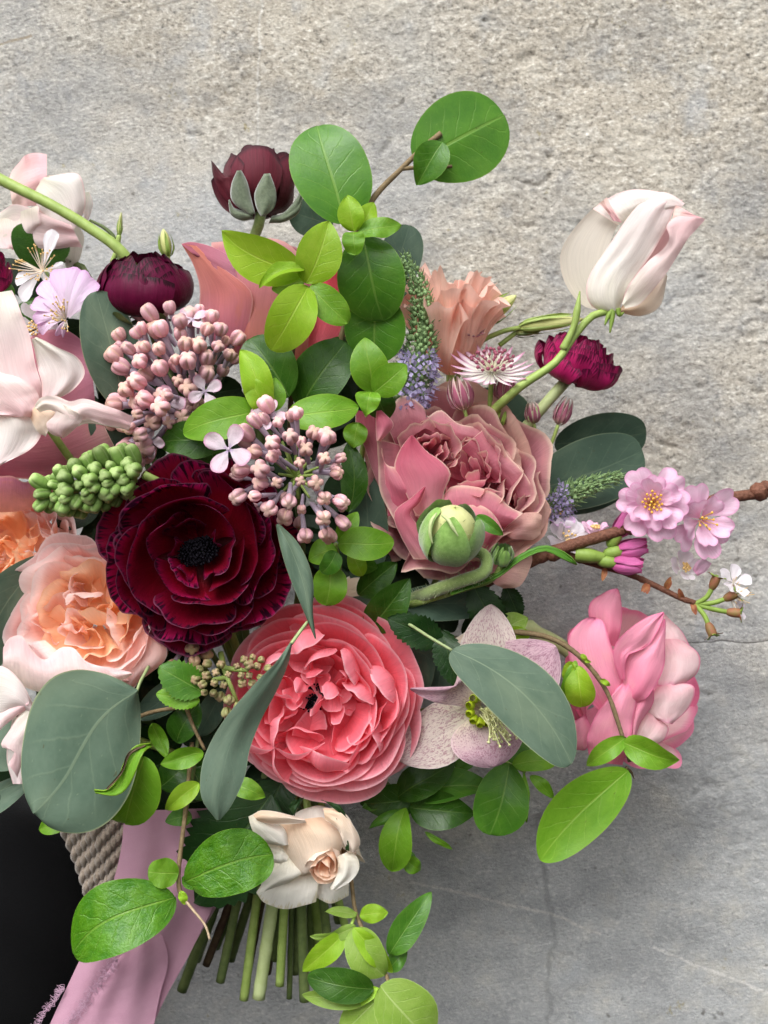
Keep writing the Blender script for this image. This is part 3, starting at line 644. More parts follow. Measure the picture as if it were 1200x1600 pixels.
# -- dusty pink garden rose, right of centre
t = flower('rose', 700, 780, 20, 'big dusty pink rose with wavy pale edged petals, right of centre', 'flower')
fr = Frame(706, 752, 95, (-.12, .22, 1)); ro = M['rose']; rp = M['rose_pink']; rb = M['rose_beige']
rings(t, fr, [
    dict(n=6, w=40, prof=[(20, -90), (100, -90), (140, -40), (150, -6)], mat=[ro, rb], roll=7, wave=9, wf=3.6, a=.36, pw=2.3, tip=.05, nu=21, jit=.05),
    dict(n=6, w=42, prof=[(20, -85), (95, -80), (122, -30), (134, 12)], mat=[ro, rb], roll=7, wave=9, wf=3.6, a=.36, pw=2.3, tip=.06, nu=21, jit=.05),
    dict(n=6, w=44, prof=[(18, -80), (85, -70), (108, -15), (116, 26)], mat=ro, roll=6, wave=9, wf=3.6, a=.36, pw=2.3, tip=.06, nu=21, jit=.05),
    dict(n=5, w=48, prof=[(16, -75), (70, -60), (92, -5), (98, 36)], mat=ro, roll=6, wave=9, wf=3.6, a=.36, pw=2.3, tip=.06, nu=19, jit=.06),
    dict(n=5, w=48, prof=[(16, -70), (60, -60), (76, 0), (80, 44)], mat=ro, roll=5, wave=8, wf=3.6, a=.36, pw=2.3, tip=.06, nu=19, jit=.07),
    dict(n=5, w=48, prof=[(12, -70), (48, -60), (60, 0), (62, 48)], mat=[ro, rp], wave=5, wf=3, a=.36, pw=2.3, tip=.06, nu=17, jit=.08),
], seed=31)
f2 = Frame(672, 706, 130, (.05, .1, 1)); rings(t, f2, [
    dict(n=4, w=55, prof=[(8, -50), (34, -50), (44, -5), (42, 22)], mat=ro, roll=4, wave=7, wf=3.6, a=.2, tip=.08, jit=.08),
    dict(n=4, w=55, prof=[(6, -50), (24, -46), (30, -5), (27, 26)], mat=[ro, rp], wave=5, wf=3, a=.2, tip=.1, jit=.1),
    dict(n=3, w=60, prof=[(3, -50), (14, -40), (17, 0), (13, 26)], mat=rp, roll=3, wave=5, wf=3.6, a=.2, tip=.1, jit=.1)], seed=9)
f2 = Frame(735, 735, 128, (-.3, .5, 1)); rings(t, f2, [
    dict(n=4, w=50, prof=[(8, -40), (40, -40), (50, -10), (46, 16)], mat=rp, roll=4, wave=6, wf=3.6, a=.25, jit=.08),
    dict(n=3, w=58, prof=[(6, -40), (28, -36), (32, -5), (28, 20)], mat=rp, roll=3, wave=5, wf=3.6, a=.25, jit=.1),
    dict(n=3, w=58, prof=[(4, -36), (14, -30), (18, -2), (15, 20)], mat=rp, wave=3, wf=3, a=.25, jit=.1)], seed=19)
f2 = Frame(796, 780, 118, (-.3, .35, 1)); rings(t, f2, [
    dict(n=3, w=60, prof=[(5, -36), (24, -34), (27, -5), (24, 16)], mat=ro, wave=4, wf=3, a=.25, jit=.1),
    dict(n=3, w=60, prof=[(3, -36), (12, -30), (15, -3), (10, 18)], mat=rp, wave=3, wf=3, a=.25, jit=.1)], seed=29)
st = lambda m, L, R, **k: strip('petal', t, M[m], L, R, **k)
st('rose', [(556, 641), (557, 674), (570, 700), (582, 737), (598, 772)], [(592, 646, 10), (600, 690, 12), (604, 720, 10), (612, 750, 5), (620, 775)], d=112, bulge=4, ruf=3)
st('rose', [(588, 684, 24), (589, 715, 20), (592, 750, 22), (609, 804, 30), (633, 842, 34), (641, 866, 30), (626, 893, 20), (650, 887, 30), (687, 893, 34), (712, 896, 30), (744, 868, 20)],
   [(640, 700, 0), (645, 720, 0), (650, 750, -2), (660, 780, -4), (668, 800, -6), (676, 815, -8), (682, 825, -8), (695, 832, -6), (708, 838, -4), (725, 842, -2), (742, 846, 2)], d=136, bulge=-6, ruf=5, rf=10, rim='L', nu=15, nv=44, ruf_side='L')
st('rose_pink', [(588, 642, 10), (587, 660, 16), (588, 688, 10)], [(596, 641, 6), (615, 664, 14), (594, 690, 10)], d=150, bulge=10)
st('rose_pink', [(597, 682, 0), (595, 706, 6), (605, 726, 8), (623, 731, 8), (640, 740, 6), (656, 748, 2)], [(606, 806), (618, 805), (636, 800), (650, 790), (658, 778), (664, 762)], d=146, bulge=6, rim='L', ruf=2.5, ruf_side='L', rf=5)
st('rose_pink', [(641, 681, 6), (624, 702, 0), (616, 732, -2), (632, 768, 0), (650, 806, 2)], [(645, 680, 6), (667, 705, 6), (689, 720, 8), (705, 740, 8), (694, 768, 4), (690, 806)], d=154, bulge=10, ruf=2, rf=4)
st('rose_pink', [(663, 760, 8), (641, 778, 8), (616, 801, 4), (626, 838, 2), (646, 874)], [(665, 762, 8), (655, 786, 14), (641, 801, 16), (651, 818, 8), (690, 874)], d=164, bulge=9, ruf=1.5)
st('rose', [(663, 762), (656, 785), (648, 806)], [(668, 764), (668, 790), (664, 815)], d=156, bulge=-3)
st('rose_pink', [(692, 774, 4), (706, 759, 8), (738, 760, 10), (774, 771, 10), (796, 790, 6), (818, 802, 2)], [(690, 818), (712, 822), (738, 824), (760, 824), (776, 824), (790, 824)], d=142, bulge=12, rim='L', ruf=2.5, ruf_side='L', rf=4)
st('rose_pink', [(724, 788, 6), (745, 788, 10), (764, 796, 12), (776, 809, 10), (786, 829, 4)], [(720, 858), (740, 862), (752, 860), (764, 850), (782, 834)], d=150, bulge=8, rim='L', ruf=2)
st('rose_beige', [(786, 826, 0), (808, 806, 8), (838, 800, 8), (846, 806, 4)], [(786, 834), (806, 842, 6), (830, 843, 8), (844, 836, 4)], d=128, bulge=6, ruf=3, rf=5)
st('rose_beige', [(790, 690, -30), (812, 705, -15), (820, 745, -6), (842, 768, -4), (858, 790, -4), (857, 812, -4), (840, 834)], [(760, 715), (775, 735), (790, 760), (806, 782), (815, 796), (820, 810), (822, 826)], d=112, bulge=8, rim='L', ruf=6, ruf_side='L', rf=6, nv=28)
st('rose', [(765, 664, -20), (785, 690, -10), (796, 715, 0), (822, 742, 2), (836, 775, 4)], [(720, 700), (740, 718), (760, 738), (785, 760), (800, 780)], d=120, bulge=8, rim='L', ruf=6, ruf_side='L', rf=5)
st('rose_beige', [(826, 846, 0), (831, 880, 10), (812, 914, 14), (786, 920, 10)], [(745, 848), (752, 872), (756, 892), (764, 908)], d=100, bulge=8, rim='L', ruf=4)
st('rose', [(598, 648, -10), (612, 634, -4), (632, 618, 0), (662, 634, -2), (668, 650), (690, 640, -6), (712, 662, -4), (735, 668), (766, 664, -10)], [(620, 700), (632, 695), (645, 690), (660, 690), (672, 690), (688, 690), (705, 690), (722, 694), (745, 705)], d=108, bulge=6, rim='L', ruf=6, ruf_side='L', rf=7, nv=30)
tube('stem', [(700, 790, 10), (600, 960, 0), (470, 1160, 10)], 9, M['stem_dark'], t)

# -- peach garden roses at the left
def peach_rose(X, Y, d, ax, s, label, seed):
    t = flower('rose', X, Y, d-60, label, 'flower'); fr = Frame(X, Y, d, ax)
    pk, pc, ap = M['blush_pink'], M['peach'], M['apricot']
    z = lambda q: [(r*s, (h*.62 if h < 0 else h)*s) for r, h in q]
    rings(t, fr, [
        dict(n=5, w=46, prof=z([(20, -95), (100, -95), (112, -30), (116, 10)]), mat=pk, roll=6, scal=.012, sfr=3, wave=9*s, wf=3, a=.44, pw=2.3, nu=21, jit=.05),
        dict(n=5, w=48, prof=z([(20, -90), (95, -85), (104, -20), (106, 24)]), mat=[pk, pc], roll=5, scal=.012, sfr=3, wave=9*s, wf=2.6, a=.44, pw=2.3, nu=21, jit=.05),
        dict(n=6, w=44, prof=z([(18, -85), (85, -75), (94, -10), (94, 30)]), mat=[pk, pc], roll=5, scal=.012, sfr=3, wave=9*s, wf=3, a=.44, pw=2.3, nu=19, jit=.05),
        dict(n=6, w=44, prof=z([(18, -80), (72, -70), (82, -5), (82, 30)]), mat=pc, roll=4, scal=.012, sfr=3, wave=8*s, wf=3, a=.44, pw=2.3, nu=19, jit=.06),
        dict(n=6, w=42, prof=z([(15, -70), (60, -60), (70, -5), (68, 26)]), mat=[pc, ap], roll=4, scal=.012, sfr=3, wave=9*s, wf=3.4, a=.44, pw=2.3, nu=19, jit=.07)], seed=seed)
    rr = random.Random(seed)
    for k in range(22):              # the quartered, crumpled middle
        a = k*2.4; q = 12*k**.5*s
        x, y = q*math.cos(a), q*math.sin(a)
        o = fr.to(np.array(x), np.array(y), np.array(-16*s-q*.08)); f2 = Frame(X, Y, d, (ax[0]+rr.uniform(-.55, .55), ax[1]+rr.uniform(-.55, .55), ax[2]), rr.uniform(0, 6.3)); f2.o = o
        g = s*rr.uniform(1.0, 1.5)
        cup('petal', t, f2, rr.choice([ap, ap, pc]), a+rr.uniform(-1, 1), rr.uniform(50, 80), [(2*g, -22*g), (20*g, -20*g), (28*g, 0), (rr.uniform(16, 30)*g, rr.uniform(14, 30)*g)], a=.25, wave=8*s, wf=3.4, seed=rr.randint(1, 9999), nu=17, nv=10, roll=3)
    return t
t = peach_rose(138, 958, 148, (-.1, .16, 1), 1.08, 'peach rose with crumpled apricot heart, tucked against the burgundy ranunculus', 41)
strip('petal', t, M['blush_pink'], [(205, 1000, -10), (196, 1030, 4), (192, 1055, 8), (200, 1072, 6)], [(232, 980), (258, 1005, 10), (255, 1035, 12), (205, 1073, 6)], d=160, bulge=8, ruf=2)
strip('petal', t, M['pea_blush'], [(40, 1005), (70, 1040, 10), (110, 1060, 12), (150, 1066, 12), (200, 1066, 8)], [(70, 1000), (100, 1024), (130, 1036), (170, 1046), (202, 1060)], d=166, bulge=8, rim='L', ruf=4, ruf_side='L')
peach_rose(22, 862, 66, (-.15, .1, 1), .86, 'pink edged apricot rose cut by the left edge of the photo', 57)

# -- dusty roses half hidden at the left and at the top
t = flower('rose', 70, 700, 20, 'dusky pink rose half hidden behind the pale sweet pea at left', 'flower')
st = lambda m, L, R, **k: strip('petal', t, M[m], L, R, **k)
st('dusk', [(10, 560), (50, 525), (95, 512), (140, 540)], [(40, 700), (80, 720), (120, 710), (150, 640)], d=90, bulge=20, ruf=4)
st('rose', [(-30, 660), (30, 680), (100, 665), (150, 640)], [(-30, 745), (40, 748), (110, 745), (190, 720)], d=104, bulge=14, ruf=3)
st('dusk', [(95, 640), (150, 650), (180, 700)], [(120, 730), (160, 760), (190, 790)], d=88, bulge=12, ruf=3)
st('salmon', [(-30, 742, 14), (15, 744, 16), (40, 752, 14), (68, 744, 10), (90, 750, 6)], [(-30, 800), (20, 800), (50, 795), (75, 790), (95, 780)], d=112, bulge=3, rim='L', ruf=7, rf=5, ruf_side='L', nv=27)
tube('stem', [(80, 720, 30), (200, 900, 0), (360, 1150, -10)], 9, M['stem_dark'], t)

t = flower('rose', 400, 500, 0, 'salmon pink rose seen from its side, behind the lime green leaf sprig', 'flower')
st = lambda m, L, R, **k: strip('petal', t, M[m], L, R, **k)
st('dusk', [(440, 378, -10), (500, 400, -10), (545, 430, -10), (560, 500)], [(420, 560), (460, 570), (500, 570), (540, 560)], d=50, bulge=18, ruf=3)
st('coral_deep', [(470, 400), (480, 450), (485, 500), (470, 560)], [(535, 420), (545, 470), (545, 520), (500, 560)], d=66, bulge=14, ruf=3)
st('salmon', [(330, 378, -8), (385, 372, 4), (440, 376, 6), (470, 400, 0), (488, 430, -6)], [(330, 530), (370, 560), (410, 575), (440, 575), (480, 560)], d=76, bulge=22, bv=10, rim='L', ruf=4, ruf_side='L')
st('salmon', [(283, 381, 4), (302, 412, 6), (312, 450, 4), (312, 490, 0), (330, 540)], [(308, 384, 14), (350, 420, 22), (392, 455, 26), (390, 500, 20), (375, 560)], d=88, bulge=8, ruf=3)
st('dusk', [(283, 381, 4), (300, 378, 8), (330, 385, 6), (360, 400)], [(305, 400, 16), (330, 415, 18), (350, 428, 16), (372, 440, 14)], d=92, bulge=4)
tube('stem', [(400, 540, 20), (410, 800, 0), (420, 1200, 10)], 9, M['stem_dark'], t)

# -- dark ranunculus seen from the side, upper left
t = flower('ranunculus', 225, 470, 40, 'closed dark plum ranunculus in side view beside the dusty rose, upper left', 'flower')
fr = Frame(226, 446, 80, (.02, .93, .42)); pl = M['plum']
rings(t, fr, [
    dict(n=4, w=56, prof=[(12, -38), (76, -50), (90, 0), (56, 30)], mat=pl, wave=3, wf=3, a=.16, jit=.03, nu=17),
    dict(n=5, w=48, prof=[(12, -38), (72, -46), (82, 6), (46, 38)], mat=pl, wave=3, wf=3, a=.16, jit=.03, nu=17),
    dict(n=5, w=48, prof=[(12, -36), (62, -40), (74, 12), (34, 44)], mat=pl, wave=3, wf=3, a=.2, jit=.03),
    dict(n=4, w=55, prof=[(12, -36), (55, -36), (64, 18), (20, 48)], mat=pl, wave=3, wf=3, a=.2, jit=.03)], seed=71)
for k in range(4):
    a = R_(200+k*45); cup('sepal', t, fr, M['stem_dark'], a, 16, [(8, -42), (40, -60), (70, -48), (80, -24)], a=.3, nu=7, nv=8, wb=.5)
tube('stem', [(226, 480, 40), (300, 700, 0), (400, 1100, 0)], 8, M['stem_dark'], t)

# -- maroon ranunculus seen from behind, top
t = flower('ranunculus', 405, 335, 0, 'small maroon flower seen from behind with grey green sepals, at the top', 'flower')
fr = Frame(403, 322, 20, (-.06, .97, -.12)); mr = M['maroon']
rings(t, fr, [
    dict(n=5, w=50, prof=[(6, -14), (60, -16), (66, 30), (56, 74)], mat=mr, wave=5, wf=1.8, a=.22, pw=2.2, jit=.08, nu=17),
    dict(n=5, w=52, prof=[(6, -12), (50, -12), (56, 30), (46, 80)], mat=mr, wave=5, wf=1.8, a=.22, pw=2.2, jit=.08),
    dict(n=4, w=55, prof=[(6, -10), (38, -8), (44, 30), (34, 84)], mat=mr, wave=5, wf=1.8, a=.22, pw=2.2, jit=.08)], seed=77)
strip('petal', t, mr, [(330, 251, 6), (333, 275, 8), (345, 305, 6), (368, 328)], [(332, 252, 6), (354, 277, 10), (366, 272, 6), (380, 320)], d=58, bulge=6)
for (L, R, dd) in [([(371, 267), (362, 290), (364, 315), (392, 336)], [(376, 266), (386, 285), (392, 310), (398, 334)], 84), ([(413, 272), (399, 300), (400, 320), (408, 338)], [(421, 271), (431, 300), (428, 325), (412, 338)], 90), ([(425, 338), (440, 335), (455, 322), (470, 300)], [(420, 348), (445, 346), (466, 332), (472, 310)], 74), ([(395, 333), (380, 330), (365, 325), (358, 312)], [(395, 342), (378, 344), (362, 336), (358, 318)], 78)]:
    strip('sepal', t, M['sepal'], L, R, d=dd, bulge=7, solid=.0005)
tube('stem', [(408, 332, 30), (404, 352, 28), (398, 400, 20), (420, 700, 0)], 8.5, M['fuzzy'], t)

# -- magenta ranunculus at the right, side view
t = flower('ranunculus', 888, 590, -30, 'small magenta ranunculus in side view, below the white sweet pea at right', 'flower')
fr = Frame(902, 566, 0, (.30, .86, .34)); mg = M['magenta']
rings(t, fr, [
    dict(n=6, w=38, prof=[(8, -28), (58, -40), (70, -10), (62, 10)], mat=mg, wave=6, wf=3, a=.18, scal=.02, jit=.05),
    dict(n=6, w=38, prof=[(8, -28), (54, -34), (64, 0), (56, 22)], mat=mg, wave=6, wf=3, a=.18, scal=.02, jit=.05),
    dict(n=5, w=44, prof=[(8, -26), (48, -28), (56, 6), (44, 32)], mat=mg, wave=5, wf=3, a=.18, scal=.02, jit=.05),
    dict(n=5, w=44, prof=[(8, -26), (38, -24), (46, 10), (32, 38)], mat=mg, wave=4, wf=3, a=.2, jit=.05),
    dict(n=4, w=50, prof=[(8, -26), (30, -20), (36, 14), (18, 42)], mat=mg, wave=4, wf=3, a=.2, jit=.05)], seed=83)
tube('stem', [(886, 594, 4), (862, 620, 6), (838, 648, 0), (760, 740, -20), (560, 1000, -20)], [9, 8, 8, 8, 8], M['stem_pale'], t)
# its neighbour at the far left edge
t = flower('ranunculus', -14, 440, 20, 'sliver of a dark magenta ranunculus at the left edge of the photo', 'flower')
fr = Frame(-22, 428, 40, (.5, .5, .6))
rings(t, fr, [dict(n=5, w=46, prof=[(8, -34), (38, -40), (48, 0), (30, 24)], mat=M['magenta'], wave=3, a=.2), dict(n=4, w=50, prof=[(8, -34), (30, -34), (38, 6), (18, 30)], mat=M['magenta'], wave=3, a=.2)], seed=88)

# -- sweet peas
t = flower('sweet_pea', 952, 488, 20, 'white and blush sweet pea hanging out alone at upper right', 'flower')
st = lambda m, L, R, **k: strip('petal', t, M[m], L, R, **k)
st('pea_grey', [(956, 482), (915, 480, -6), (884, 445, -10), (875, 400, -14), (893, 362, -14), (926, 326, -8), (944, 312)], [(965, 482), (950, 460), (944, 430), (948, 400), (956, 372), (966, 350), (984, 325)], d=58, bulge=-8, nu=15, nv=25)
st('pea_white', [(926, 326, -6), (948, 310), (980, 298, 4), (1010, 296, 4), (1044, 302)], [(966, 352), (985, 340), (1005, 332), (1025, 328), (1050, 322)], d=64, bulge=6, rim='L', ruf=2)
st('pea_pink', [(936, 318, 6), (948, 330, 6), (958, 345, 5)], [(948, 308, 6), (960, 330, 9), (972, 348, 6)], d=72, bulge=2)
st('pea_pink', [(990, 470), (998, 430), (1015, 395), (1035, 350)], [(1020, 455), (1035, 420), (1055, 385), (1080, 340)], d=72, bulge=-6)
st('pea_white', [(950, 491), (925, 478, 4), (916, 455, 6), (922, 430, 6), (945, 395, 8), (972, 352, 10), (996, 322, 8), (1015, 312)], [(968, 484), (976, 465, 6), (984, 445, 8), (1002, 418, 8), (1022, 390, 8), (1042, 352, 8), (1052, 328, 6), (1068, 312)], d=84, bulge=14, bv=4, ruf=4, rf=5, nu=21, nv=33, folds=(2, 6))
st('pea_white', [(1010, 312, 6), (1030, 300, 8), (1050, 304, 6), (1070, 318, 4)], [(1022, 340, 10), (1036, 332, 12), (1048, 328, 10), (1062, 326, 6)], d=84, bulge=4)
st('pea_blush', [(972, 474), (978, 456, 4), (990, 436, 8), (1010, 410, 10), (1036, 390, 12), (1046, 372, 10), (1042, 352, 8), (1056, 338, 6), (1072, 338, 4)], [(976, 481), (998, 474, 2), (1022, 452, 0), (1044, 424, -2), (1060, 398, -2), (1074, 376), (1086, 362), (1096, 350), (1102, 342)], d=104, bulge=6, ruf=4, rf=6, nu=19, nv=33)
st('pea_pink', [(1055, 320), (1064, 324, 4), (1085, 336, 4)], [(1050, 345), (1066, 346, 4), (1102, 342)], d=96, bulge=3)
st('cream', [(968, 484), (985, 458, 4), (1005, 436, 6), (1036, 418)], [(970, 489), (1002, 494, 2), (1032, 478, 0), (1043, 432)], d=74, bulge=10, nu=15)
for L in [[(958, 482), (950, 495), (945, 508)], [(958, 482), (956, 500), (953, 520)], [(965, 482), (968, 492), (975, 488)]]:
    tube('calyx_lobe', [(x, y, 96) for x, y in L], [5, 4, 1.2], M['calyx'], t, ns=6)
tube('stem', [(955, 486, 88), (925, 494, 96), (895, 528, 108), (866, 568, 112), (800, 615, 112), (740, 690, 60), (600, 960, 0)], [6, 6, 7, 8, 8, 7, 7], M['stem'], t, n=40)
tube('stem_tip', [(880, 546, 112), (896, 512, 116), (902, 484, 118), (906, 455, 118)], [7, 5, 6, 1], M['stem'], t)

t = flower('sweet_pea', 70, 640, 120, 'large blush white sweet pea with a rolled wing, at the left edge', 'flower')
st = lambda m, L, R, **k: strip('petal', t, M[m], L, R, **k)
st('pea_blush', [(-80, 470), (-80, 560), (-60, 640), (20, 655)], [(16, 454, 8), (30, 480, 18), (44, 520, 20), (56, 565, 14), (68, 624, 4)], d=188, bulge=14, ruf=9, rf=4, nu=27, nv=37, folds=(5, 6))
st('pea_white', [(50, 530), (58, 560), (64, 596), (64, 626)], [(54, 528, 8), (84, 540, 18), (118, 556, 18), (132, 584, 14), (114, 610, 12), (92, 624, 4)], d=196, bulge=4, ruf=6, rf=3, nu=23, nv=29, folds=(3, 6))
st('pea_white', [(-60, 600), (-60, 670), (-50, 726), (-10, 736)], [(30, 630), (64, 662, 10), (62, 682, 10), (44, 704, 8), (2, 726, 4)], d=204, bulge=6, ruf=7, nu=23, nv=29, folds=(4, 6))
st('pea_blush', [(-60, 560), (-60, 600), (-40, 645), (20, 652)], [(-14, 574, 6), (22, 588, 16), (52, 606, 20), (66, 630, 16), (46, 650, 6)], d=212, bulge=8, ruf=8, rf=5, nu=23, nv=29, folds=(3, 5))
st('cream', [(44, 646), (56, 672, 4), (71, 682)], [(62, 628, 6), (92, 640, 6), (78, 668)], d=214, bulge=10)
st('pea_blush', [(52, 634, 0), (62, 622, 14), (86, 619, 26), (110, 626, 24), (132, 624, 22), (168, 634, 16), (209, 652, 4)], [(62, 644, 2), (78, 640, 14), (95, 650, 22), (114, 668, 20), (132, 656, 18), (162, 662, 12), (201, 672, 2)], d=232, bulge=5, ruf=4, rf=6, nu=19, nv=37)
st('pea_blush', [(90, 628, 16), (84, 648, 18), (72, 662, 18), (77, 677, 12), (96, 682, 6)], [(114, 640, 24), (130, 650, 22), (124, 664, 20), (112, 675, 14), (97, 684, 6)], d=233, bulge=7, ruf=3, nu=17, nv=23)
st('pea_grey', [(112, 664, 8), (134, 652, 8), (168, 660, 6), (203, 668, 0)], [(114, 670, 0), (136, 662, 2), (168, 666, 0), (201, 672, -2)], d=228, bulge=2)
tube('stem', [(70, 660, 160), (200, 850, 40), (380, 1150, 0)], 6, M['stem'], t)

t = flower('sweet_pea', 70, 420, -30, 'pale pink sweet pea out of focus at upper left, crossed by a stem', 'flower')
st = lambda m, L, R, **k: strip('petal', t, M[m], L, R, **k)
st('pea_pink', [(14, 280), (30, 250, 6), (52, 240, 6), (74, 243, 4)], [(20, 330), (40, 320, 4), (60, 320, 4), (72, 300)], d=-10, bulge=10, ruf=8, rf=4, nu=17, nv=25, folds=(3, 5))
st('pea_blush', [(-10, 340), (20, 320, 8), (60, 330, 12), (110, 350, 6)], [(-10, 390), (20, 380, 6), (60, 385, 8), (130, 390)], d=2, bulge=8, ruf=8, rf=4, nu=17, nv=25, folds=(3, 5))
st('pea_white', [(55, 290), (60, 320, 10), (80, 350, 12), (105, 372, 6)], [(74, 272), (120, 274, 10), (134, 310, 8), (126, 345)], d=-4, bulge=10, ruf=8, rf=4, nu=17, nv=25, folds=(3, 5))
st('pea_blush', [(-20, 350), (-10, 380, 6), (10, 390, 8), (16, 388)], [(60, 320), (62, 345, 10), (55, 365, 8), (20, 388)], d=8, bulge=8, ruf=8, rf=4, nu=17, nv=25, folds=(3, 5))
st('pea_white', [(120, 300), (130, 330), (132, 350)], [(140, 300), (145, 320), (138, 345)], d=-14, bulge=4)
st('pea_grey', [(70, 330), (90, 360), (100, 400), (104, 420)], [(100, 330), (130, 365), (128, 400), (112, 420)], d=-24, bulge=8, ruf=5)
tube('stem', [(100, 405, -24), (132, 420, -22), (150, 460, -20), (200, 620, -20), (400, 1100, -10)], 5, M['stem_dark'], t)

t = flower('sweet_pea', 50, 1080, 100, 'pale frilled petals under the peach rose, beside the round blue green leaf', 'flower')
st = lambda m, L, R, **k: strip('petal', t, M[m], L, R, **k)
st('pea_blush', [(6, 1012, 6), (16, 997, 14), (34, 994, 16), (48, 1016, 14), (72, 1028, 14), (96, 1014, 16), (116, 1014, 16), (136, 1032, 14), (166, 1042, 12), (204, 1050, 6)], [(4, 1050), (30, 1070), (55, 1080), (80, 1084), (110, 1084), (140, 1082), (168, 1074), (208, 1054)], d=190, bulge=10, rim='L', ruf=6, ruf_side='L', nv=41, rf=7, folds=(2, 5))
st('pea_white', [(-30, 1050), (0, 1040, 10), (30, 1060, 12), (50, 1100, 8)], [(-30, 1130), (0, 1125, 8), (25, 1115, 12), (45, 1120, 4)], d=206, bulge=10, ruf=4)
st('pea_blush', [(-40, 1085), (-10, 1100), (20, 1095), (48, 1090)], [(-40, 1160), (-10, 1150, 8), (10, 1130, 10), (40, 1110, 8)], d=212, bulge=8, ruf=3)
st('pea_blush', [(34, 1110), (14, 1140, 8), (2, 1166, 10), (20, 1172, 10), (14, 1195, 6)], [(60, 1110), (52, 1140, 10), (40, 1170, 12), (34, 1190, 8), (28, 1215)], d=214, bulge=6, ruf=4, rf=5)
st('pea_white', [(20, 1120), (10, 1180), (20, 1225)], [(60, 1120), (60, 1180), (40, 1225)], d=190, bulge=6)
tube('stem', [(60, 1090, 140), (200, 1150, 60), (390, 1220, 20)], 6, M['stem'], t)

# -- peach lisianthus
t = flower('lisianthus', 705, 590, -20, 'frilly pale peach flower in side view, behind the purple flower spike', 'flower')
fr = Frame(704, 575, 20, (.02, .97, .22)); li = M['lisianthus']
rings(t, fr, [
    dict(n=4, w=52, prof=[(8, -10), (54, 20), (44, 70), (78, 112)], mat=li, wave=20, wf=5, a=.2, nu=41, nv=18, jit=.12, roll=8, scal=.05, sfr=6),
    dict(n=4, w=52, prof=[(8, -10), (46, 20), (40, 76), (64, 134)], mat=li, wave=18, wf=5, a=.2, nu=41, nv=18, jit=.12, roll=8, scal=.05, sfr=6),
    dict(n=4, w=52, prof=[(8, -10), (36, 20), (32, 84), (46, 150)], mat=li, wave=16, wf=5, a=.2, nu=37, nv=18, jit=.12, roll=8, scal=.05, sfr=6)], seed=95)
tube('stem', [(704, 580, 10), (690, 680, 0), (560, 1000, -10)], 7, M['stem'], t)

# -- pink camellia-like flower at the right
t = flower('camellia', 985, 1065, -40, 'pink many petalled flower in side view at far right, against the wall', 'flower')
ca, cp = M['camellia'], M['camellia_pale']
fr = Frame(988, 1068, -20, (.42, .42, .8))
rings(t, fr, [
    dict(n=7, w=34, prof=[(10, -60), (70, -64), (106, -40), (118, 4)], mat=[ca, cp], wave=9, wf=2, a=.26, pw=2.4, notch=.03, nu=21, jit=.08, roll=8, jz=.6),
    dict(n=6, w=38, prof=[(10, -58), (66, -60), (104, -20), (104, 34)], mat=[ca, cp, cp], wave=9, wf=2, a=.26, pw=2.4, notch=.03, nu=21, jit=.08, roll=8),
], seed=117)
st = lambda m, L, R, **k: strip('petal', t, M[m], L, R, **k)
st('camellia', [(936, 1110), (905, 1075, 8), (889, 1030, 8), (888, 995, 6), (902, 976, 4), (918, 966, 2), (930, 966)], [(966, 1110), (976, 1085, 12), (968, 1045, 16), (956, 1012, 16), (948, 985, 12), (942, 970, 6), (932, 966)], d=66, bulge=6, ruf=5, rf=3, nu=19, nv=27, folds=(2, 4), curl=4)
st('camellia', [(930, 1000), (922, 960, 4), (926, 938, 4), (948, 924, 2), (962, 920)], [(962, 1010), (970, 985, 8), (972, 955, 8), (968, 930, 4), (964, 920)], d=34, bulge=3, ruf=5, folds=(2, 4))
st('camellia', [(968, 1060), (958, 1032, 8), (962, 1008, 12), (985, 980, 16), (1012, 964, 12), (1036, 956, 6)], [(976, 1062), (980, 1028, 12), (992, 1020, 12), (1014, 1008, 12), (1028, 985, 10), (1038, 958, 6)], d=92, bulge=5, ruf=4, curl=3)
st('camellia', [(972, 1085), (974, 1045, 8), (982, 1022, 12), (1005, 1012, 14), (1024, 992, 12), (1036, 966)], [(990, 1100), (1012, 1090, 10), (1030, 1062, 14), (1038, 1030, 12), (1040, 1000, 8), (1040, 968)], d=86, bulge=5, ruf=5, nu=17, nv=23, folds=(1.5, 4))
st('camellia', [(925, 1190, 0), (918, 1150, 8), (934, 1112, 12), (960, 1080, 10), (980, 1064, 4)], [(972, 1196, 0), (984, 1160, 10), (990, 1120, 14), (992, 1085, 10), (982, 1064, 4)], d=80, bulge=6, ruf=6, nu=17, nv=23, folds=(2, 4))
st('camellia_pale', [(1030, 958, -6), (1028, 985, 0), (1030, 1015, 4)], [(1040, 960, -6), (1064, 986, 2), (1078, 1012, 2)], d=40, bulge=8, ruf=4, rf=3, folds=(1.6, 4), curl=-3)
st('camellia_pale', [(1034, 998, 0), (1030, 1030, 4), (1028, 1072, 2)], [(1062, 998, -8), (1092, 1022, -2), (1090, 1052, 0), (1066, 1070, -2)], d=58, bulge=9, ruf=4, rf=3, folds=(1.6, 4), curl=-3, nu=17, nv=23)
st('camellia_pale', [(1028, 1074, 0), (1016, 1092, 4), (1008, 1112, 2), (1030, 1126, 0)], [(1058, 1066, -6), (1085, 1074, -2), (1078, 1102, 2), (1050, 1132, 0)], d=64, bulge=8, ruf=4, rf=3, folds=(1.6, 4), curl=-3, nu=17, nv=23)
st('camellia_pale', [(1008, 1108, 0), (990, 1130, 4), (984, 1164, 0)], [(1036, 1128, -4), (1046, 1138, 0), (1034, 1160, 0), (1000, 1172, -4)], d=60, bulge=7, ruf=4, rf=3, folds=(1.6, 4), curl=-3)
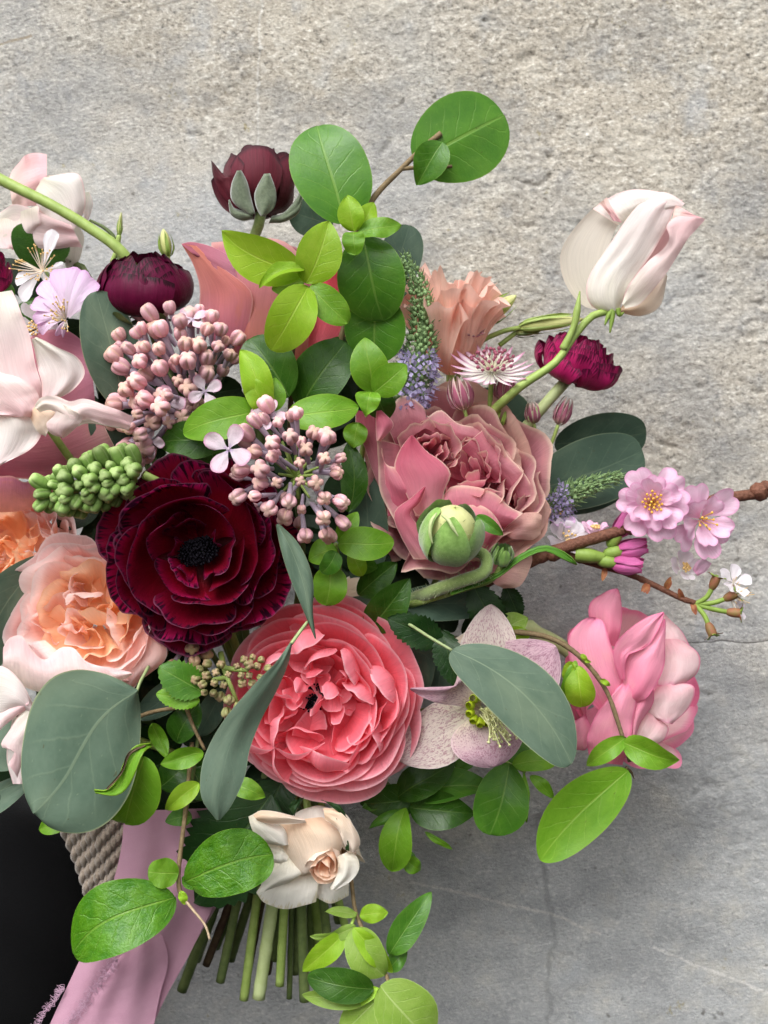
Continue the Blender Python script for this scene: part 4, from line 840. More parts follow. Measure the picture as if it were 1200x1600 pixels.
st('camellia', [(978, 1070, 0), (982, 1105, 4), (984, 1160, 0)], [(1022, 1064, 0), (1022, 1095, 4), (1004, 1125, 4), (990, 1164, 0)], d=80, bulge=6, ruf=4, rf=3, folds=(1.6, 4), curl=-6)
st('camellia', [(888, 1150), (898, 1128, 6), (915, 1116, 4)], [(892, 1172), (915, 1172, 8), (930, 1150, 4)], d=40, bulge=8, ruf=4)
tube('stem', [(900, 1030, -40), (878, 1010, -34), (840, 992, -20), (805, 984, 0), (640, 1060, 0)], [10, 13, 12, 10, 9], M['stem_pale'], t)

# -- speckled hellebore
t = flower('hellebore', 752, 1110, 120, 'dusky speckled hellebore with lime centre, half behind a blue green leaf', 'flower')
def pet(m, b, tp, w, **k):
    k.setdefault('a', .6); k.setdefault('e', .72); k.setdefault('fold', .08); k.setdefault('cup', .1); k.setdefault('wave', 5); k.setdefault('nu', 13); k.setdefault('nv', 17); k.setdefault('solid', 0)
    return leaf('petal', t, M[m], b, tp, w, **k)
pet('hellebore_pale', (752, 1108, 146), (622, 1188, 150), 96, bend=-.06)
pet('hellebore', (765, 1100, 140), (868, 1010, 165), 124, bend=.08)
pet('hellebore_pale', (757, 1090, 138), (768, 944, 150), 92, bend=.06)
pet('hellebore', (752, 1118, 150), (772, 1198, 176), 112, bend=.06, a=.45, e=.55)
strip('petal', t, M['hellebore'], [(752, 1112, 0), (725, 1104, 8), (690, 1100, 14), (660, 1090, 20), (640, 1078, 24)], [(752, 1095, 0), (742, 1060, 16), (722, 1022, 20), (718, 1068, 34), (642, 1074, 24)], d=152, bulge=4, ruf=2)
fh = Frame(752, 1106, 158, (.2, -.1, 1)); rr = random.Random(4)
for k in range(11):
    a = k*.571; f2 = Frame(752+17*math.cos(a), 1108+20*math.sin(a), 166, (math.cos(a)*.6, -math.sin(a)*.6, 1))
    blob('nectary', t, f2, [(2, -10), (9, -4), (8, 8), (5, 9)], M['nectary'], ns=8, n=6)
j = Join()
for k in range(46):
    a = rr.uniform(0, 6.28); q = rr.uniform(0, 9); x, y = 757+q*math.cos(a), 1112+q*math.sin(a)
    e = (x+rr.uniform(4, 44), y+rr.uniform(8, 52), 196+rr.uniform(-10, 14)); mid = (x*.5+e[0]*.5+rr.uniform(-2, 6), y*.5+e[1]*.5-rr.uniform(2, 8), 196)
    j.rod(np.array(P(x, y, 166)), np.array(P(*e)), .9*S, .8*S, 4, mid=np.array(P(*mid))); j.ball(np.array(P(*e)), 2.2*S)
j.build('stamens', M['hell_stamen'], t)
tube('stem', [(752, 1110, 130), (640, 1120, 60), (460, 1220, 20)], 7, M['stem'], t)

# -- cream spray rose under the coral ranunculus
t = flower('spray_rose', 480, 1290, 60, 'small cream rose with peach centre hanging under the coral ranunculus', 'flower')
st = lambda m, L, R, **k: strip('petal', t, M[m], L, R, **k)
st('cream_white', [(400, 1395, 4), (415, 1412, 10), (450, 1420, 12), (495, 1410, 8)], [(432, 1350), (460, 1350), (480, 1350), (500, 1345)], d=140, bulge=10, rim='L', ruf=3, ruf_side='L')
st('cream_white', [(490, 1400), (515, 1412, 8), (545, 1400, 8)], [(490, 1350), (515, 1350), (545, 1345)], d=132, bulge=8, rim='L', ruf=2)
fr = Frame(500, 1346, 146, (.04, -.5, .85)); cr, cw, cpe = M['cream'], M['cream_white'], M['cream_peach']
rings(t, fr, [
    dict(n=4, w=54, prof=[(8, -86), (56, -92), (66, -40), (58, 2)], mat=[cr, cw], wave=6, wf=2.6, a=.22, tip=.05, nu=23, jit=.07, roll=9, th0=.4),
    dict(n=4, w=58, prof=[(8, -84), (48, -86), (56, -30), (44, 2)], mat=cr, wave=5, wf=2.6, a=.24, tip=.06, nu=21, jit=.06, roll=6)], seed=14)
f2 = Frame(507, 1354, 182, (.02, -.35, .95))
rings(t, f2, [
    dict(n=3, w=70, prof=[(4, -50), (26, -46), (30, -12), (23, 6)], mat=[cr, cpe], wave=2.5, wf=2, a=.2, tip=.1, nu=19, jit=.06, roll=4, spiral=.14),
    dict(n=3, w=70, prof=[(3, -46), (18, -40), (22, -8), (16, 9)], mat=cpe, wave=2, wf=2, a=.18, tip=.1, jit=.06, roll=3, spiral=.18),
    dict(n=2, w=90, prof=[(3, -40), (10, -30), (13, -2), (8, 11)], mat=cpe, wave=1.5, a=.16, jit=.06, spiral=.22, roll=2)], seed=15)
st('cream', [(436, 1284, 0), (434, 1312, 8), (450, 1345, 10), (468, 1368, 10), (488, 1366, 6)], [(505, 1276, 4), (532, 1294, 14), (538, 1316, 16), (524, 1336, 12), (490, 1344, 4)], d=158, bulge=14, ruf=2, nu=19, nv=25, curl=-5)
st('cream', [(505, 1262, 0), (532, 1266, 8), (553, 1290, 8), (562, 1316, 2), (556, 1330)], [(508, 1280, 4), (526, 1294, 12), (536, 1312, 12), (542, 1330, 8), (548, 1334)], d=178, bulge=6, ruf=3, rf=5)
st('cream_white', [(526, 1338, 4), (528, 1362, 8), (516, 1390, 4)], [(546, 1330, 2), (560, 1342, 6), (554, 1370, 8), (526, 1392, 4)], d=176, bulge=7, ruf=4, rf=5, nu=15)
st('cream_white', [(388, 1276, 4), (396, 1300, 10), (415, 1318, 12), (437, 1322, 8)], [(400, 1270), (425, 1280, 10), (446, 1298, 12), (452, 1320, 6)], d=166, bulge=8, ruf=4, rf=5, nu=15)
st('cream_white', [(418, 1318), (420, 1340, 6), (430, 1354)], [(444, 1318), (450, 1338, 8), (444, 1354)], d=158, bulge=5, ruf=3)
st('cream_white', [(434, 1340), (412, 1370, 8), (402, 1396, 6)], [(458, 1335), (472, 1366, 12), (428, 1388, 6)], d=158, bulge=6, ruf=4, nu=15)
st('cream', [(396, 1274, 4), (408, 1266, 10), (440, 1270, 12), (476, 1280, 4)], [(402, 1282, 4), (422, 1288, 12), (446, 1288, 14), (478, 1286, 4)], d=178, bulge=6, ruf=2)
strip('sepal', t, M['serrate'], [(500, 1250), (530, 1258, 4), (545, 1280, 4)], [(505, 1250), (525, 1266, 6), (541, 1278, 4)], d=186, bulge=2)
strip('sepal', t, M['serrate'], [(523, 1280), (536, 1310), (540, 1328)], [(527, 1278), (543, 1310), (546, 1330)], d=190, bulge=1)
strip('sepal', t, M['serrate'], [(455, 1252), (452, 1262), (459, 1274)], [(475, 1246), (466, 1262), (460, 1275)], d=190, bulge=2)
tube('stem', [(485, 1290, 90), (470, 1220, 40), (440, 1300, 10)], 6, M['stem'], t)

# -- cream petals deep in the gap
t = flower('rose', 575, 930, 20, 'shaded cream flower deep in the gap right of the coral ranunculus', 'flower')
strip('petal', t, M['cream'], [(530, 920), (545, 900, 6), (575, 895, 8), (605, 910)], [(535, 970), (555, 975), (580, 975), (612, 965)], d=80, bulge=14, ruf=2)
strip('petal', t, M['cream'], [(565, 925), (585, 915, 6), (605, 930, 6)], [(560, 975), (590, 980), (620, 960)], d=92, bulge=8, ruf=2)
strip('petal', t, M['cream'], [(690, 1010), (715, 995), (740, 980)], [(690, 1045), (715, 1040), (745, 1020)], d=92, bulge=4)
# ---------------------------------------------------------------- blue green eucalyptus leaves, each on its own stalk
def euc(label, mat, b, tp, w, stalk=None, **k):
    t = empty('eucalyptus_leaf', P(*b), label, 'leaf', 'eucalyptus leaves in the bouquet')
    k.setdefault('a', .5); k.setdefault('e', .5); k.setdefault('fold', .06); k.setdefault('bend', .05); k.setdefault('wave', 2); k.setdefault('nu', 11); k.setdefault('nv', 21)
    leaf('blade', t, M[mat], b, tp, w, **k)
    if stalk: tube('leaf_stalk', stalk, [2.2, 3], M['euc_stalk'], t, ns=6)
    return t
M['euc_stalk'] = plain_mat('euc_stalk', '#9aa878', '#8a9a68', 300, .5, .2)
t = empty('eucalyptus_leaf', P(216, 1078, 232), 'large round blue green leaf at lower left, the biggest leaf of the bouquet', 'leaf', 'eucalyptus leaves in the bouquet')
strip('blade', t, M['euc'], [(214, 1077, -14), (190, 1064, -4), (160, 1052, 0), (120, 1047, 4), (82, 1060, 2), (54, 1095, 2), (39, 1145, 4), (33, 1195, 6), (38, 1240, 8), (50, 1270, 8)], [(217, 1080, -14), (221, 1115, -16), (220, 1160, -14), (214, 1205, -8), (200, 1245, -2), (176, 1278, 2), (146, 1297, 6), (112, 1302, 8), (78, 1294, 8), (54, 1273, 8)], d=250, bulge=9, ruf=4, rf=2.5, nu=25, nv=41, und=3)
tube('leaf_stalk', [(212, 1086, 244), (219, 1066, 222), (232, 1042, 180)], [2.2, 3], M['euc_stalk'], t, ns=6)
euc('oval blue green leaf standing behind the upper pink lilac buds', 'euc', (196, 640, 96), (150, 455, 130), 88, a=.5, e=.45, roll=-.2)
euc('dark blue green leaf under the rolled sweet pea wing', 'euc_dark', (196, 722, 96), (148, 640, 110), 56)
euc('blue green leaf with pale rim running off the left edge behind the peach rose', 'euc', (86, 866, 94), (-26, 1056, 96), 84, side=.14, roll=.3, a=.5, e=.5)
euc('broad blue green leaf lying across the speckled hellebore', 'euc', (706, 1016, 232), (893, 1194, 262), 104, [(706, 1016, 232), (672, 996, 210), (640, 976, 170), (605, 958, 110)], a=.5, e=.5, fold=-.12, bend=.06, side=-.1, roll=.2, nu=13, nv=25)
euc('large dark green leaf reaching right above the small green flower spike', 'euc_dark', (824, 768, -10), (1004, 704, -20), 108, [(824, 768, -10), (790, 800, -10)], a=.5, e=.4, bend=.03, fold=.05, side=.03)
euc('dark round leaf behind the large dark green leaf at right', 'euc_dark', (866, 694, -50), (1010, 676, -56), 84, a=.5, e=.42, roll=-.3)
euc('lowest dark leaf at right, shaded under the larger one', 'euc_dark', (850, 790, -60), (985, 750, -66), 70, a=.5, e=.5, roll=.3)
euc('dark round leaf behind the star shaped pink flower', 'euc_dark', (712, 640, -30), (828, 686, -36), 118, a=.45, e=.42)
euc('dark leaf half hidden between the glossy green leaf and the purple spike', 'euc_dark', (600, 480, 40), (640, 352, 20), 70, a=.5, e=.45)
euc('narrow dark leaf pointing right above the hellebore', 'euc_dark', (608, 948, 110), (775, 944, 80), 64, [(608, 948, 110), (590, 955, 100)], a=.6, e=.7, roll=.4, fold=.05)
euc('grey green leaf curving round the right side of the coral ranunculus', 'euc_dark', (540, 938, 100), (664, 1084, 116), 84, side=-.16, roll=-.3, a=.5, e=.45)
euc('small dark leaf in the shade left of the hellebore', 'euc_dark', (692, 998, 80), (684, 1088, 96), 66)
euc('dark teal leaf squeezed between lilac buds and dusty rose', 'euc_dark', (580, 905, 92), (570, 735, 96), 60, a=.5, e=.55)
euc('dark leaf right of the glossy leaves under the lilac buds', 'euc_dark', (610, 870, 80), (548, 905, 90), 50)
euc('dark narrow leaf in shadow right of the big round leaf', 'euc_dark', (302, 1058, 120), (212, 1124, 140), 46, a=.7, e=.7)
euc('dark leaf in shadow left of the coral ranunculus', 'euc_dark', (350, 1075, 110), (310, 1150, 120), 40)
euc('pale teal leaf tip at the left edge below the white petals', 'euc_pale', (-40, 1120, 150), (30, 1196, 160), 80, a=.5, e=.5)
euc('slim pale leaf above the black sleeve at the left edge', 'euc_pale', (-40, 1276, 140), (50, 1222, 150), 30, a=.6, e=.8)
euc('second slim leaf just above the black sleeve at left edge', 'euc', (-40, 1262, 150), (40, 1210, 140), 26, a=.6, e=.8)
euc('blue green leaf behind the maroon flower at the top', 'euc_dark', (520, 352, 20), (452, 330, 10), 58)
t = empty('eucalyptus_leaf', P(455, 1006, 300), 'long twisted pale blue green leaf hanging over the left of the coral ranunculus', 'leaf', 'eucalyptus leaves in the bouquet')
strip('blade', t, M['euc_pale'], [(453, 1004, 0), (430, 1036, 6), (400, 1066, 10), (352, 1122, 14), (322, 1175, 12), (313, 1215, 10), (316, 1250, 8), (338, 1281, 0)], [(456, 1008, 0), (450, 1038, -16), (432, 1080, -18), (408, 1125, -14), (390, 1172, -4), (382, 1215, 4), (362, 1258, 4), (344, 1281, 0)], d=300, bulge=5, nv=31)
tube('leaf_stalk', [(455, 1006, 300), (468, 988, 290), (480, 972, 270)], [3, 2.5], M['euc_stalk'], t, ns=6)
t = empty('eucalyptus_leaf', P(434, 824, 280), 'narrow blue green leaf hanging from lilac buds over the burgundy ranunculus edge', 'leaf', 'eucalyptus leaves in the bouquet')
strip('blade', t, M['euc'], [(431, 820, -10), (438, 855, 0), (450, 895, 4), (466, 935, 6), (478, 964, 4), (492, 998, 0)], [(436, 818, -10), (464, 846, -4), (482, 880, 0), (490, 915, 0), (489, 955, 2), (494, 998, 0)], d=268, bulge=6, nv=25)

# ---------------------------------------------------------------- leafy green sprigs
def sprig(label, stems, leaves, group='leafy green sprigs'):
    """stems: (points, radius, material); leaves: (material, base, tip, width, options)"""
    t = empty('leafy_sprig', P(*stems[0][0][0]), label, 'sprig', group)
    for pts, r, mt in stems: tube('stem', pts, r, M[mt], t, knots=.08, seed=len(pts)+int(pts[0][0]))
    rr = random.Random(int(stems[0][0][0][0]*7))
    for L in leaves:
        m, b, tp, w = L[:4]; k = dict(L[4]) if len(L) > 4 else {}
        k.setdefault('roll', rr.uniform(-.3, .3)); k.setdefault('bend', rr.uniform(.0, .2)); k.setdefault('fold', rr.uniform(.05, .32)); k.setdefault('tipcurl', rr.uniform(0, .2)); k.setdefault('twist', rr.uniform(-.5, .5)); k.setdefault('side', rr.uniform(-.04, .04)); k.setdefault('wave', 3.5); k.setdefault('a', .6); k.setdefault('e', .78)
        leaf('leaf', t, M[m], b, tp, w, **k)
    return t
big = dict(a=.48, e=.5, nu=11, nv=19, wave=2)
sprig('leafy branch rising through the top with lime tips and dark oval leaves', [
    ([(452, 700, 80), (455, 610, 110), (457, 545, 130), (476, 446, 168)], 4, 'stem_brown'),
    ([(500, 640, 80), (545, 480, 110), (552, 380, 134), (582, 312, 120), (627, 264, 112), (660, 232, 110), (689, 208, 112)], [5, 4.5, 4, 4, 4.6, 4, 4.4], 'twig'),
    ([(627, 264, 112), (650, 262, 110), (706, 260, 100)], [3.4, 3, 2.4], 'twig')], [
    ('privet', (538, 350, 136), (494, 192, 120), 124, dict(big, roll=-.15, fold=.1, bend=.07)),
    ('privet', (648, 254, 106), (792, 176, 96), 134, dict(big, a=.46, e=.44, roll=.1, fold=-.08, bend=.04)),
    ('privet', (692, 222, 122), (655, 288, 122), 54, dict(fold=.3)),
    ('privet', (566, 370, 140), (598, 500, 132), 108, dict(big, roll=.15, fold=.12)),
    ('privet', (590, 460, 112), (586, 568, 100), 96, dict(big, roll=-.1)),
    ('lime', (553, 362, 156), (543, 304, 168), 42), ('lime', (560, 360, 150), (584, 316, 146), 34), ('lime_mid', (560, 363, 158), (628, 350, 158), 36, dict(roll=.4)), ('lime_mid', (552, 362, 166), (554, 396, 176), 36, dict(a=.45, e=.45)),
    ('lime', (472, 430, 176), (340, 368, 186), 74, dict(roll=.3, fold=.2, nu=11)), ('lime', (476, 420, 186), (404, 446, 196), 26, dict(fold=.5, roll=-.6)), ('lime_mid', (476, 440, 170), (424, 452, 168), 36),
    ('lime', (478, 443, 178), (514, 344, 188), 72, dict(fold=.2)), ('lime', (482, 448, 184), (424, 547, 196), 74, dict(a=.55, e=.5, fold=.15)), ('lime_mid', (484, 446, 180), (543, 504, 184), 50, dict(a=.5, e=.5)), ('lime', (480, 452, 182), (492, 474, 184), 14)])
sprig('green leaf cluster in the middle, above the lower lilac buds', [
    ([(560, 760, 60), (572, 660, 110), (582, 606, 150)], 3.6, 'stem'), ([(430, 720, 80), (412, 660, 130), (408, 632, 150)], 3.4, 'stem')], [
    ('privet_dark', (470, 640, 120), (540, 534, 132), 84, dict(big, roll=.2)), ('privet_dark', (500, 580, 100), (552, 528, 96), 56),
    ('lime_mid', (580, 612, 168), (568, 528, 182), 60, dict(fold=.2)), ('lime_mid', (584, 614, 172), (636, 570, 176), 50), ('lime_mid', (580, 612, 170), (572, 648, 180), 40, dict(a=.45)), ('privet_dark', (590, 612, 150), (606, 656, 140), 46),
    ('lime_mid', (448, 652, 178), (560, 636, 182), 58, dict(a=.5, e=.6, roll=.25, nu=11)),
    ('lime', (416, 640, 172), (376, 546, 186), 52, dict(fold=.25)), ('lime', (418, 646, 180), (388, 588, 194), 42, dict(fold=.3)), ('lime_mid', (420, 644, 174), (432, 590, 176), 40), ('privet_dark', (452, 620, 140), (388, 528, 130), 84, dict(big)),
    ('lime_mid', (408, 642, 182), (284, 674, 190), 66, dict(a=.5, e=.55, roll=-.2, nu=11)), ('privet_dark', (352, 684, 158), (242, 690, 150), 58), ('privet_dark', (300, 660, 140), (345, 735, 140), 60)])
sprig('glossy leaves under the lower lilac buds, left of dusty rose', [
    ([(540, 960, 60), (532, 900, 120), (524, 850, 160)], 3.4, 'stem')], [
    ('lime_mid', (528, 850, 182), (615, 848, 188), 54, dict(a=.5, e=.55, fold=.1, roll=.2)), ('lime_mid', (526, 858, 178), (482, 874, 184), 44), ('privet', (526, 862, 190), (506, 896, 200), 34, dict(a=.45, e=.45)),
    ('lime_mid', (518, 886, 172), (512, 946, 182), 58, dict(a=.45, e=.45)), ('lime_mid', (530, 850, 172), (560, 800, 168), 32), ('privet', (545, 872, 140), (590, 888, 140), 34),
    ('privet_dark', (545, 800, 130), (544, 690, 134), 44, dict(a=.6, e=.7, side=.08)), ('lime', (566, 900, 150), (548, 858, 150), 30), ('privet_dark', (575, 985, 120), (640, 905, 150), 60), ('privet_dark', (560, 930, 110), (620, 880, 120), 46), ('lime_mid', (560, 660, 130), (552, 700, 130), 40, dict(a=.6))])
sprig('drooping twig at lower left with one big bright leaf over the ribbon', [
    ([(300, 1160, 150), (290, 1265, 190), (281, 1340, 205), (279, 1380, 208), (284, 1402, 210)], 3.4, 'twig'), ([(284, 1400, 210), (300, 1420, 214), (320, 1445, 216), (328, 1468, 216)], [2.6, 2, 1.6, 2], 'twig_dry')], [
    ('lime_mid', (279, 1364, 212), (231, 1362, 222), 46, dict(a=.45, e=.45)),
    ('glossy', (274, 1402, 214), (106, 1484, 240), 112, dict(a=.55, e=.55, nu=13, nv=23, fold=.1, roll=-.15, side=.05)),
    ('glossy', (288, 1378, 206), (424, 1336, 218), 98, dict(a=.6, e=.4, nu=15, nv=25, wave=5, wf=5, fold=.05, side=-.06)), ('glossy', (284, 1372, 206), (318, 1384, 200), 26),
    ('lime', (282, 1392, 214), (290, 1414, 216), 14)])
sprig('tangle of small curled leaves right of the big round leaf', [
    ([(196, 1128, 150), (240, 1112, 160), (290, 1104, 170)], 3, 'twig'), ([(290, 1104, 170), (302, 1135, 176), (320, 1172, 176)], [3, 2.6, 2.2], 'twig'), ([(310, 1150, 150), (300, 1220, 150), (290, 1270, 140)], 3, 'stem_dark')], [
    ('lime_mid', (226, 1182, 220), (196, 1294, 210), 84, dict(a=.5, e=.45)), ('lime', (312, 1224, 190), (258, 1266, 200), 32), ('lime_mid', (318, 1176, 196), (250, 1194, 204), 34, dict(fold=.5, bend=-.2)),
    ('lime_mid', (362, 1224, 170), (414, 1244, 180), 34), ('privet_dark', (276, 1160, 150), (308, 1096, 150), 50), ('lime_mid', (238, 1130, 180), (260, 1184, 180), 26, dict(bend=-.25)), ('privet_dark', (250, 1230, 150), (300, 1190, 140), 50),
    ('privet_dark', (300, 1200, 140), (330, 1250, 140), 50), ('lime_mid', (106, 1288, 180), (58, 1296, 180), 30), ('privet_dark', (330, 1180, 130), (300, 1260, 120), 60), ('privet', (300, 1275, 130), (258, 1282, 140), 30)])
t = empty('curled_leaf', P(236, 1162, 250), 'small curled green leaf with browned rim lying on the big round leaf', 'leaf')
strip('blade', t, M['lime_mid'], [(236, 1161, 0), (210, 1166, 10), (194, 1190, 12), (184, 1216, 8), (168, 1234, 8), (147, 1234, 0)], [(238, 1166, 0), (224, 1176, 22), (210, 1210, 24), (198, 1232, 18), (180, 1243, 16), (149, 1239, 0)], d=278, bulge=-5, solid=.0004)
strip('leaf_edge', t, M['stem_brown'], [(225, 1163, 0), (200, 1176, 12), (188, 1206, 10), (166, 1232, 8)], [(229, 1166, 4), (204, 1180, 14), (191, 1209, 12), (168, 1235, 10)], d=282)
sprig('dark leafy sprig hanging below the coral ranunculus against the wall', [
    ([(560, 1180, 30), (610, 1230, 40), (636, 1262, 44)], 3.2, 'stem_dark')], [
    ('privet_dark', (652, 1244, 50), (562, 1256, 56), 56, dict(e=.9)), ('privet_dark', (620, 1246, 60), (712, 1186, 60), 56, dict(e=.85)), ('privet', (640, 1236, 50), (778, 1226, 56), 56, dict(roll=.5, a=.5, e=.8)),
    ('privet_dark', (640, 1262, 60), (744, 1272, 66), 62, dict(a=.55, e=.95, fold=.3)), ('lime_mid', (634, 1262, 66), (612, 1364, 80), 54, dict(a=.75, e=.6, fold=.3)), ('lime_mid', (632, 1342, 66), (658, 1360, 66), 28), ('privet', (640, 1330, 60), (646, 1362, 60), 18),
    ('privet', (634, 1268, 60), (576, 1294, 70), 18), ('lime_mid', (664, 1300, 54), (708, 1328, 50), 10), ('privet', (596, 1254, 50), (566, 1262, 56), 20)])
sprig('sprig with broad drooping leaf and small tips under the hellebore', [
    ([(760, 1160, 40), (790, 1190, 60), (822, 1206, 66)], 2.6, 'stem')], [
    ('privet', (796, 1192, 70), (766, 1306, 84), 86, dict(a=.6, e=.45, fold=.2)), ('lime_mid', (800, 1196, 66), (876, 1186, 60), 36), ('lime_mid', (818, 1206, 70), (824, 1288, 76), 12), ('lime_mid', (828, 1212, 70), (866, 1248, 74), 20), ('privet', (780, 1180, 50), (826, 1150, 46), 60), ('privet', (740, 1196, 46), (706, 1176, 40), 34)])
sprig('arching brown twig at right ending in two bright drooping leaves', [
    ([(700, 1000, 60), (770, 990, 90), (812, 988, 100), (862, 998, 104), (906, 1026, 108), (945, 1075, 112), (966, 1130, 114), (984, 1190, 114)], [4, 4, 4, 4, 3.6, 3.4, 3.2, 3], 'twig'),
    ([(978, 1200, 114), (986, 1206, 112), (991, 1217, 110)], [3, 2, .6], 'stem_brown')], [
    ('lime_mid', (900, 1032, 116), (874, 1112, 118), 22, dict(fold=.4)), ('lime', (903, 1040, 120), (908, 1106, 124), 48, dict(a=.6, e=.45)), ('lime', (896, 1034, 118), (880, 1062, 110), 22), ('lime', (908, 1022, 114), (922, 1036, 120), 9), ('lime', (938, 1062, 118), (954, 1072, 120), 9),
    ('lime_mid', (978, 1152, 116), (914, 1196, 106), 32), ('lime_mid', (974, 1160, 120), (1062, 1190, 130), 46, dict(a=.45, e=.8, fold=.3)), ('lime_mid', (982, 1204, 118), (844, 1344, 140), 90, dict(a=.55, e=.6, nu=13, nv=23, fold=.12, side=.04, roll=.15))])
sprig('pale green sprig hanging at the bottom edge, below the cream rose', [
    ([(530, 1300, 90), (548, 1372, 120), (556, 1425, 140), (580, 1480, 160), (606, 1530, 170), (596, 1548, 176)], [3.6, 3.4, 3, 3, 3, 3], 'twig'), ([(556, 1425, 142), (548, 1448, 150), (540, 1460, 154)], 2.6, 'lime_stem')], [
    ('lime_pale', (557, 1430, 150), (508, 1422, 156), 18), ('lime', (562, 1430, 152), (606, 1426, 158), 30), ('lime_pale', (556, 1446, 156), (486, 1470, 164), 20, dict(roll=.5)), ('lime', (540, 1456, 158), (472, 1520, 168), 38),
    ('lime_pale', (550, 1452, 164), (600, 1526, 176), 62, dict(fold=.3, a=.5, e=.6)), ('lime', (552, 1450, 172), (612, 1526, 182), 34, dict(fold=.4)), ('privet', (608, 1492, 166), (674, 1398, 160), 46, dict(a=.6)), ('privet', (606, 1516, 160), (636, 1484, 152), 28),
    ('privet_dark', (584, 1546, 180), (482, 1530, 192), 52, dict(a=.5, e=.5)), ('lime_pale', (580, 1560, 176), (472, 1556, 182), 36), ('lime_pale', (594, 1540, 182), (676, 1628, 196), 96, dict(a=.5, e=.5, nu=11)), ('lime_pale', (592, 1560, 178), (530, 1622, 184), 54), ('lime', (592, 1544, 180), (540, 1580, 182), 22)])
M_keep = None
sprig('pale green leaves at the base of the arching twig', [([(700, 1010, 60), (760, 995, 70), (800, 985, 80)], 3, 'stem')], [
    ('lime_pale', (776, 990, 90), (824, 962, 90), 40), ('lime', (776, 1002, 92), (830, 990, 92), 36)], 'leafy green sprigs')
sprig('dark green leaf behind the white blossom at upper left', [([(100, 480, 0), (70, 420, 10)], 2.6, 'stem_dark')], [
    ('privet_dark', (62, 420, 10), (60, 346, 14), 88, dict(a=.45, e=.4, fold=.25)), ('privet', (20, 470, 30), (-10, 440, 30), 30), ('privet_dark', (40, 470, 20), (60, 510, 30), 50)])

# serrated dark leaves
def serr(label, b, tp, w, **k):
    t = empty('toothed_leaf', P(*b), label, 'leaf', 'toothed dark green leaves')
    kk = dict(a=.6, e=.65, serr=.22, sf=12, nu=11, nv=73, fold=.15, wave=3, mat='serrate'); kk.update(k); m = kk.pop('mat')
    leaf('blade', t, M[m], b, tp, w, **kk)
    return t
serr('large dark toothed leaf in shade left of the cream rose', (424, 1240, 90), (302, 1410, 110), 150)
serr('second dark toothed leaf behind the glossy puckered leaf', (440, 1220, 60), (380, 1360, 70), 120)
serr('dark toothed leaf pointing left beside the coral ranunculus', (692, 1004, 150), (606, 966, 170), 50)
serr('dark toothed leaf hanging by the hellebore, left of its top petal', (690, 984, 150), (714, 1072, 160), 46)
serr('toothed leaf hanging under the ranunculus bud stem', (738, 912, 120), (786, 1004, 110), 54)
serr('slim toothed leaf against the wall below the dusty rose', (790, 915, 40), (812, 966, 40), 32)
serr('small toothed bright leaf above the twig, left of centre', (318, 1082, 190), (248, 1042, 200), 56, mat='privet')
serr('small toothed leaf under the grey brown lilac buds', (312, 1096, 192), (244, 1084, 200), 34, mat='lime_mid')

# dark leaves deep inside
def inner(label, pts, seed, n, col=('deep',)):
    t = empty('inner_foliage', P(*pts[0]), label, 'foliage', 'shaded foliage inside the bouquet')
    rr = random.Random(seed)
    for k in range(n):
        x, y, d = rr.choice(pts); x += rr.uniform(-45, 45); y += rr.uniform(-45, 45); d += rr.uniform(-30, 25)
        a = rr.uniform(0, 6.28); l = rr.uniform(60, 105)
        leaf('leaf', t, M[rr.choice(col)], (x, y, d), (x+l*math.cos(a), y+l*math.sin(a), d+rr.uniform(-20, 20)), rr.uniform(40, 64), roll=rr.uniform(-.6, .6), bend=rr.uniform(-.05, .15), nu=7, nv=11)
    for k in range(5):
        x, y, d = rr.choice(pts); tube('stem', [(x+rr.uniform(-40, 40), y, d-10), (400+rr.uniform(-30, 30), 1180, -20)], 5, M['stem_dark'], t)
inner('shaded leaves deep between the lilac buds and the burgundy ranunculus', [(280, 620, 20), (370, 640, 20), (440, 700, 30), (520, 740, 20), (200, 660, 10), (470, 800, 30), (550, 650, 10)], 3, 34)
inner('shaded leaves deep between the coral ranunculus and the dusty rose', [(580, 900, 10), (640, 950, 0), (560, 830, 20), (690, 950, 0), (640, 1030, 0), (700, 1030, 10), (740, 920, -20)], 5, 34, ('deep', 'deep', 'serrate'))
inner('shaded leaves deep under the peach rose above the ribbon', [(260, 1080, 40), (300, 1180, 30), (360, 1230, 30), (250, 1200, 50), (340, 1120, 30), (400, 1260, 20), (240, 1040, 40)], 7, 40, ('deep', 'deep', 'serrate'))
inner('shaded leaves at the left behind the pale petals', [(110, 500, -20), (60, 560, 0), (130, 640, 20), (30, 1000, 60), (100, 1080, 100), (40, 1160, 100), (170, 760, 40)], 9, 30)

